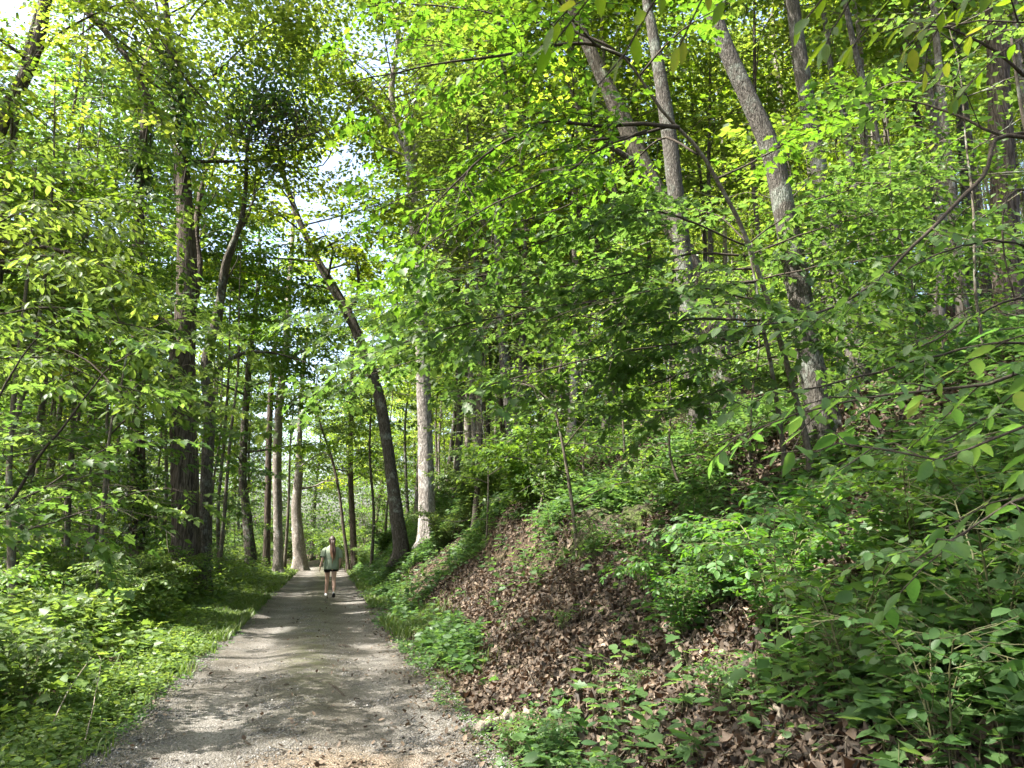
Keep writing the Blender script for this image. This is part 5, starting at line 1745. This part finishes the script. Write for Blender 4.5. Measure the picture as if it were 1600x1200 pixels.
def loft(rings, n=28, cap_top=False):
    g = Geo()
    th = np.linspace(0, 2 * np.pi, n, endpoint=False)
    v = []
    for cx, cy, cz, rx, ry, fold in rings:
        r = 1 + fold * (np.sin(5 * th + cz * 9) + .7 * np.sin(9 * th - cz * 14))
        v.append(np.column_stack([cx + rx * r * np.cos(th), cy + ry * r * np.sin(th), np.full(n, cz)]))
    v = np.concatenate(v)
    m = len(rings)
    i = np.arange(m - 1)[:, None] * n
    jn = np.arange(n)[None]
    f = np.stack([i + jn, i + (jn + 1) % n, i + n + (jn + 1) % n, i + n + jn], -1).reshape(-1, 4)
    g.add(v, f)
    return g


g = loft([(0, .01, .742, .20, .158, .02), (0, .01, .76, .205, .162, .025), (0, .01, .86, .208, .162, .02), (0, .01, .96, .20, .155, .018), (0, .015, 1.08, .205, .15, .012), (0, .015, 1.2, .215, .148, .006),
          (0, .012, 1.285, .20, .128, .003), (0, .01, 1.335, .145, .098, 0), (0, .01, 1.372, .088, .078, 0), (0, .012, 1.39, .072, .066, 0)])
for s, el in ((-1, (.245, -.07, 1.06)), (1, (.25, .03, 1.05))):
    a = np.array((s * .12, .015, 1.285))
    b = np.array((s * el[0], el[1], el[2]))
    pts = np.array([a, a * .62 + b * .38 + np.array((s * .03, 0, .02)), a * .3 + b * .7 + np.array((s * .012, 0, 0)), b])
    tube(g, resample(pts, 8), np.linspace(.082, .083, 8), 16, .02, cap=False, rng=np.random.default_rng(5))
o = link('shirt', g.mesh('shirt', shirt_m, smooth=True), person)
sl = o.modifiers.new('thick', 'SOLIDIFY')
sl.thickness = .006
g = loft([(0, .01, .92, .15, .12, 0), (0, .01, .86, .172, .137, 0), (0, .008, .79, .178, .14, .004), (0, .008, .755, .18, .138, .004)])
for s, ky in ((-1, .05), (1, .005)):
    tube(g, np.array([(s * .088, .01, .81), (s * .092, .01 + ky * .5, .75), (s * .094, .01 + ky, .69)]), (.097, .096, .097), 18, .01, cap=False, rng=np.random.default_rng(6))
o = link('shorts', g.mesh('shorts', black_m, smooth=True), person)
sl = o.modifiers.new('thick', 'SOLIDIFY')
sl.thickness = .005
# hair: cap with a parting line, and a ponytail falling down the back
g = Geo()
th = np.linspace(0, 2 * np.pi, 24, endpoint=False)
rows = []
for k in range(9):
    a = k / 8
    zz = 1.655 - .185 * a ** 1.3
    rr = .018 + .082 * math.sin(min(1, a * 1.25) * math.pi / 2) * (1 - .12 * max(0, a - .7) / .3)
    front = np.where(np.sin(th) > .25, 1 - .0 * a, 1)
    yv = .018 + rr * 1.06 * np.sin(th)
    zf = np.where(np.sin(th) > .2, np.maximum(zz, 1.585 - .02), zz)
    rows.append(np.column_stack([rr * np.cos(th), yv, zf]))
v = np.concatenate(rows)
i = np.arange(8)[:, None] * 24
jn = np.arange(24)[None]
f = np.stack([i + jn, i + 24 + jn, i + 24 + (jn + 1) % 24, i + (jn + 1) % 24], -1).reshape(-1, 4)
g.add(v, f)
g.f.append(np.arange(24)[None])
g.t.append(np.full(1, .5))
rg = np.random.default_rng(4)
for q in range(16):
    o_ = rg.normal(0, 1, 3) * (.020, .014, .012)
    tip = rg.normal(0, 1, 3) * (.02, .01, .05)
    pts = np.array([(0, -.07, 1.53) + o_ * .4, (.005, -.118, 1.49) + o_, (.015, -.135, 1.38) + o_ * 1.3, (.028, -.158, 1.22) + o_ * 1.5, (.034, -.155, 1.1) + o_ * 1.2 + tip * .6, (.036, -.15, 1.03) + o_ * .7 + tip])
    tube(g, resample(pts, 14), np.interp(np.linspace(0, 1, 14), [0, .2, .6, 1], [.014, .019, .021, .004]), 7, .03, rng=rg)
link('hair', g.mesh('hair', hair_m, smooth=True), person)


def shoe(s, ank, toe, pitch, lbl):
    g, sg = Geo(), Geo()
    n = 14
    th = np.linspace(0, 2 * np.pi, n, endpoint=False)
    rows, srows = [], []
    for k, (t, w, h) in enumerate([(-.062, .012, .035), (-.058, .027, .05), (-.03, .034, .075), (.0, .035, .092), (.035, .036, .085), (.08, .041, .06), (.13, .044, .045), (.165, .036, .036), (.182, .014, .026)]):
        rows.append(np.column_stack([w * np.cos(th), np.full(n, t), .018 + (h - .006) * np.clip(np.sin(th) * .5 + .5, 0, 1)]))
        srows.append(np.column_stack([(w + .003) * np.cos(th), np.full(n, t), .011 + .011 * np.sin(th)]))
    for gg, rr in ((g, rows), (sg, srows)):
        v = np.concatenate(rr)
        i = np.arange(len(rr) - 1)[:, None] * n
        jn = np.arange(n)[None]
        gg.add(v, np.stack([i + jn, i + n + jn, i + n + (jn + 1) % n, i + (jn + 1) % n], -1).reshape(-1, 4))
        for c, rev in ((0, False), ((len(rr) - 1) * n, True)):
            q = np.arange(n) + c
            gg.f.append((q[::-1] if rev else q)[None])
            gg.t.append(np.full(1, .5))
    o = link('shoe', g.mesh('shoe', white_m, smooth=True), person, loc=(s * .103, ank[0], ank[1]))
    o.rotation_euler = (pitch, 0, 0)
    link('sole', sg.mesh('sole', sole_m, smooth=True), o)
    return o


shoe(-1, (.205, .0), None, .06, '')
shoe(1, (-.245, .075), None, -.5, '')

# ------------------------------------------------------------------ light, sky, camera
sd = SD
ld = bpy.data.lights.new('sun', 'SUN')
ld.energy = 5.0
ld.angle = math.radians(.53)
ld.color = (1.0, .95, .86)
lo = bpy.data.objects.new('sun', ld)
COL.objects.link(lo)
lo.rotation_euler = Vector(-sd).to_track_quat('-Z', 'Y').to_euler()
lo.location = (-30, -5, 50)
w = bpy.data.worlds.new('World')
scene.world = w
w.use_nodes = True
nt = w.node_tree
nt.nodes.clear()
sky = nt.nodes.new('ShaderNodeTexSky')
sky.sky_type = 'NISHITA'
sky.sun_disc = False
sky.sun_elevation = SUN_EL
sky.sun_rotation = SUN_AZ
sky.air_density = 1.0
sky.dust_density = 5.0
bg = nt.nodes.new('ShaderNodeBackground')
bg.inputs['Strength'].default_value = .15
wo = nt.nodes.new('ShaderNodeOutputWorld')
nt.links.new(sky.outputs[0], bg.inputs[0])
nt.links.new(bg.outputs[0], wo.inputs[0])

cd = bpy.data.cameras.new('camera')
cd.sensor_width = 36
cd.lens = 36 * FPX / 1600
cd.clip_end = 1000
cd.clip_start = .05
cd.dof.use_dof = True
cd.dof.focus_distance = 18
cd.dof.aperture_fstop = 12
co = bpy.data.objects.new('camera', cd)
COL.objects.link(co)
co.location = tuple(CAM)
co.rotation_euler = (math.pi / 2 + PITCH, 0, 0)
scene.camera = co

scene.view_settings.view_transform = 'Standard'
scene.view_settings.look = 'None'
scene.view_settings.gamma = 1
scene.view_settings.exposure = 2.22
cy = scene.cycles
cy.max_bounces = 10
cy.diffuse_bounces = 6
cy.glossy_bounces = 2
cy.transmission_bounces = 7
cy.transparent_max_bounces = 4
cy.caustics_reflective = False
cy.caustics_refractive = False
cy.sample_clamp_indirect = 6
cy.use_denoising = True
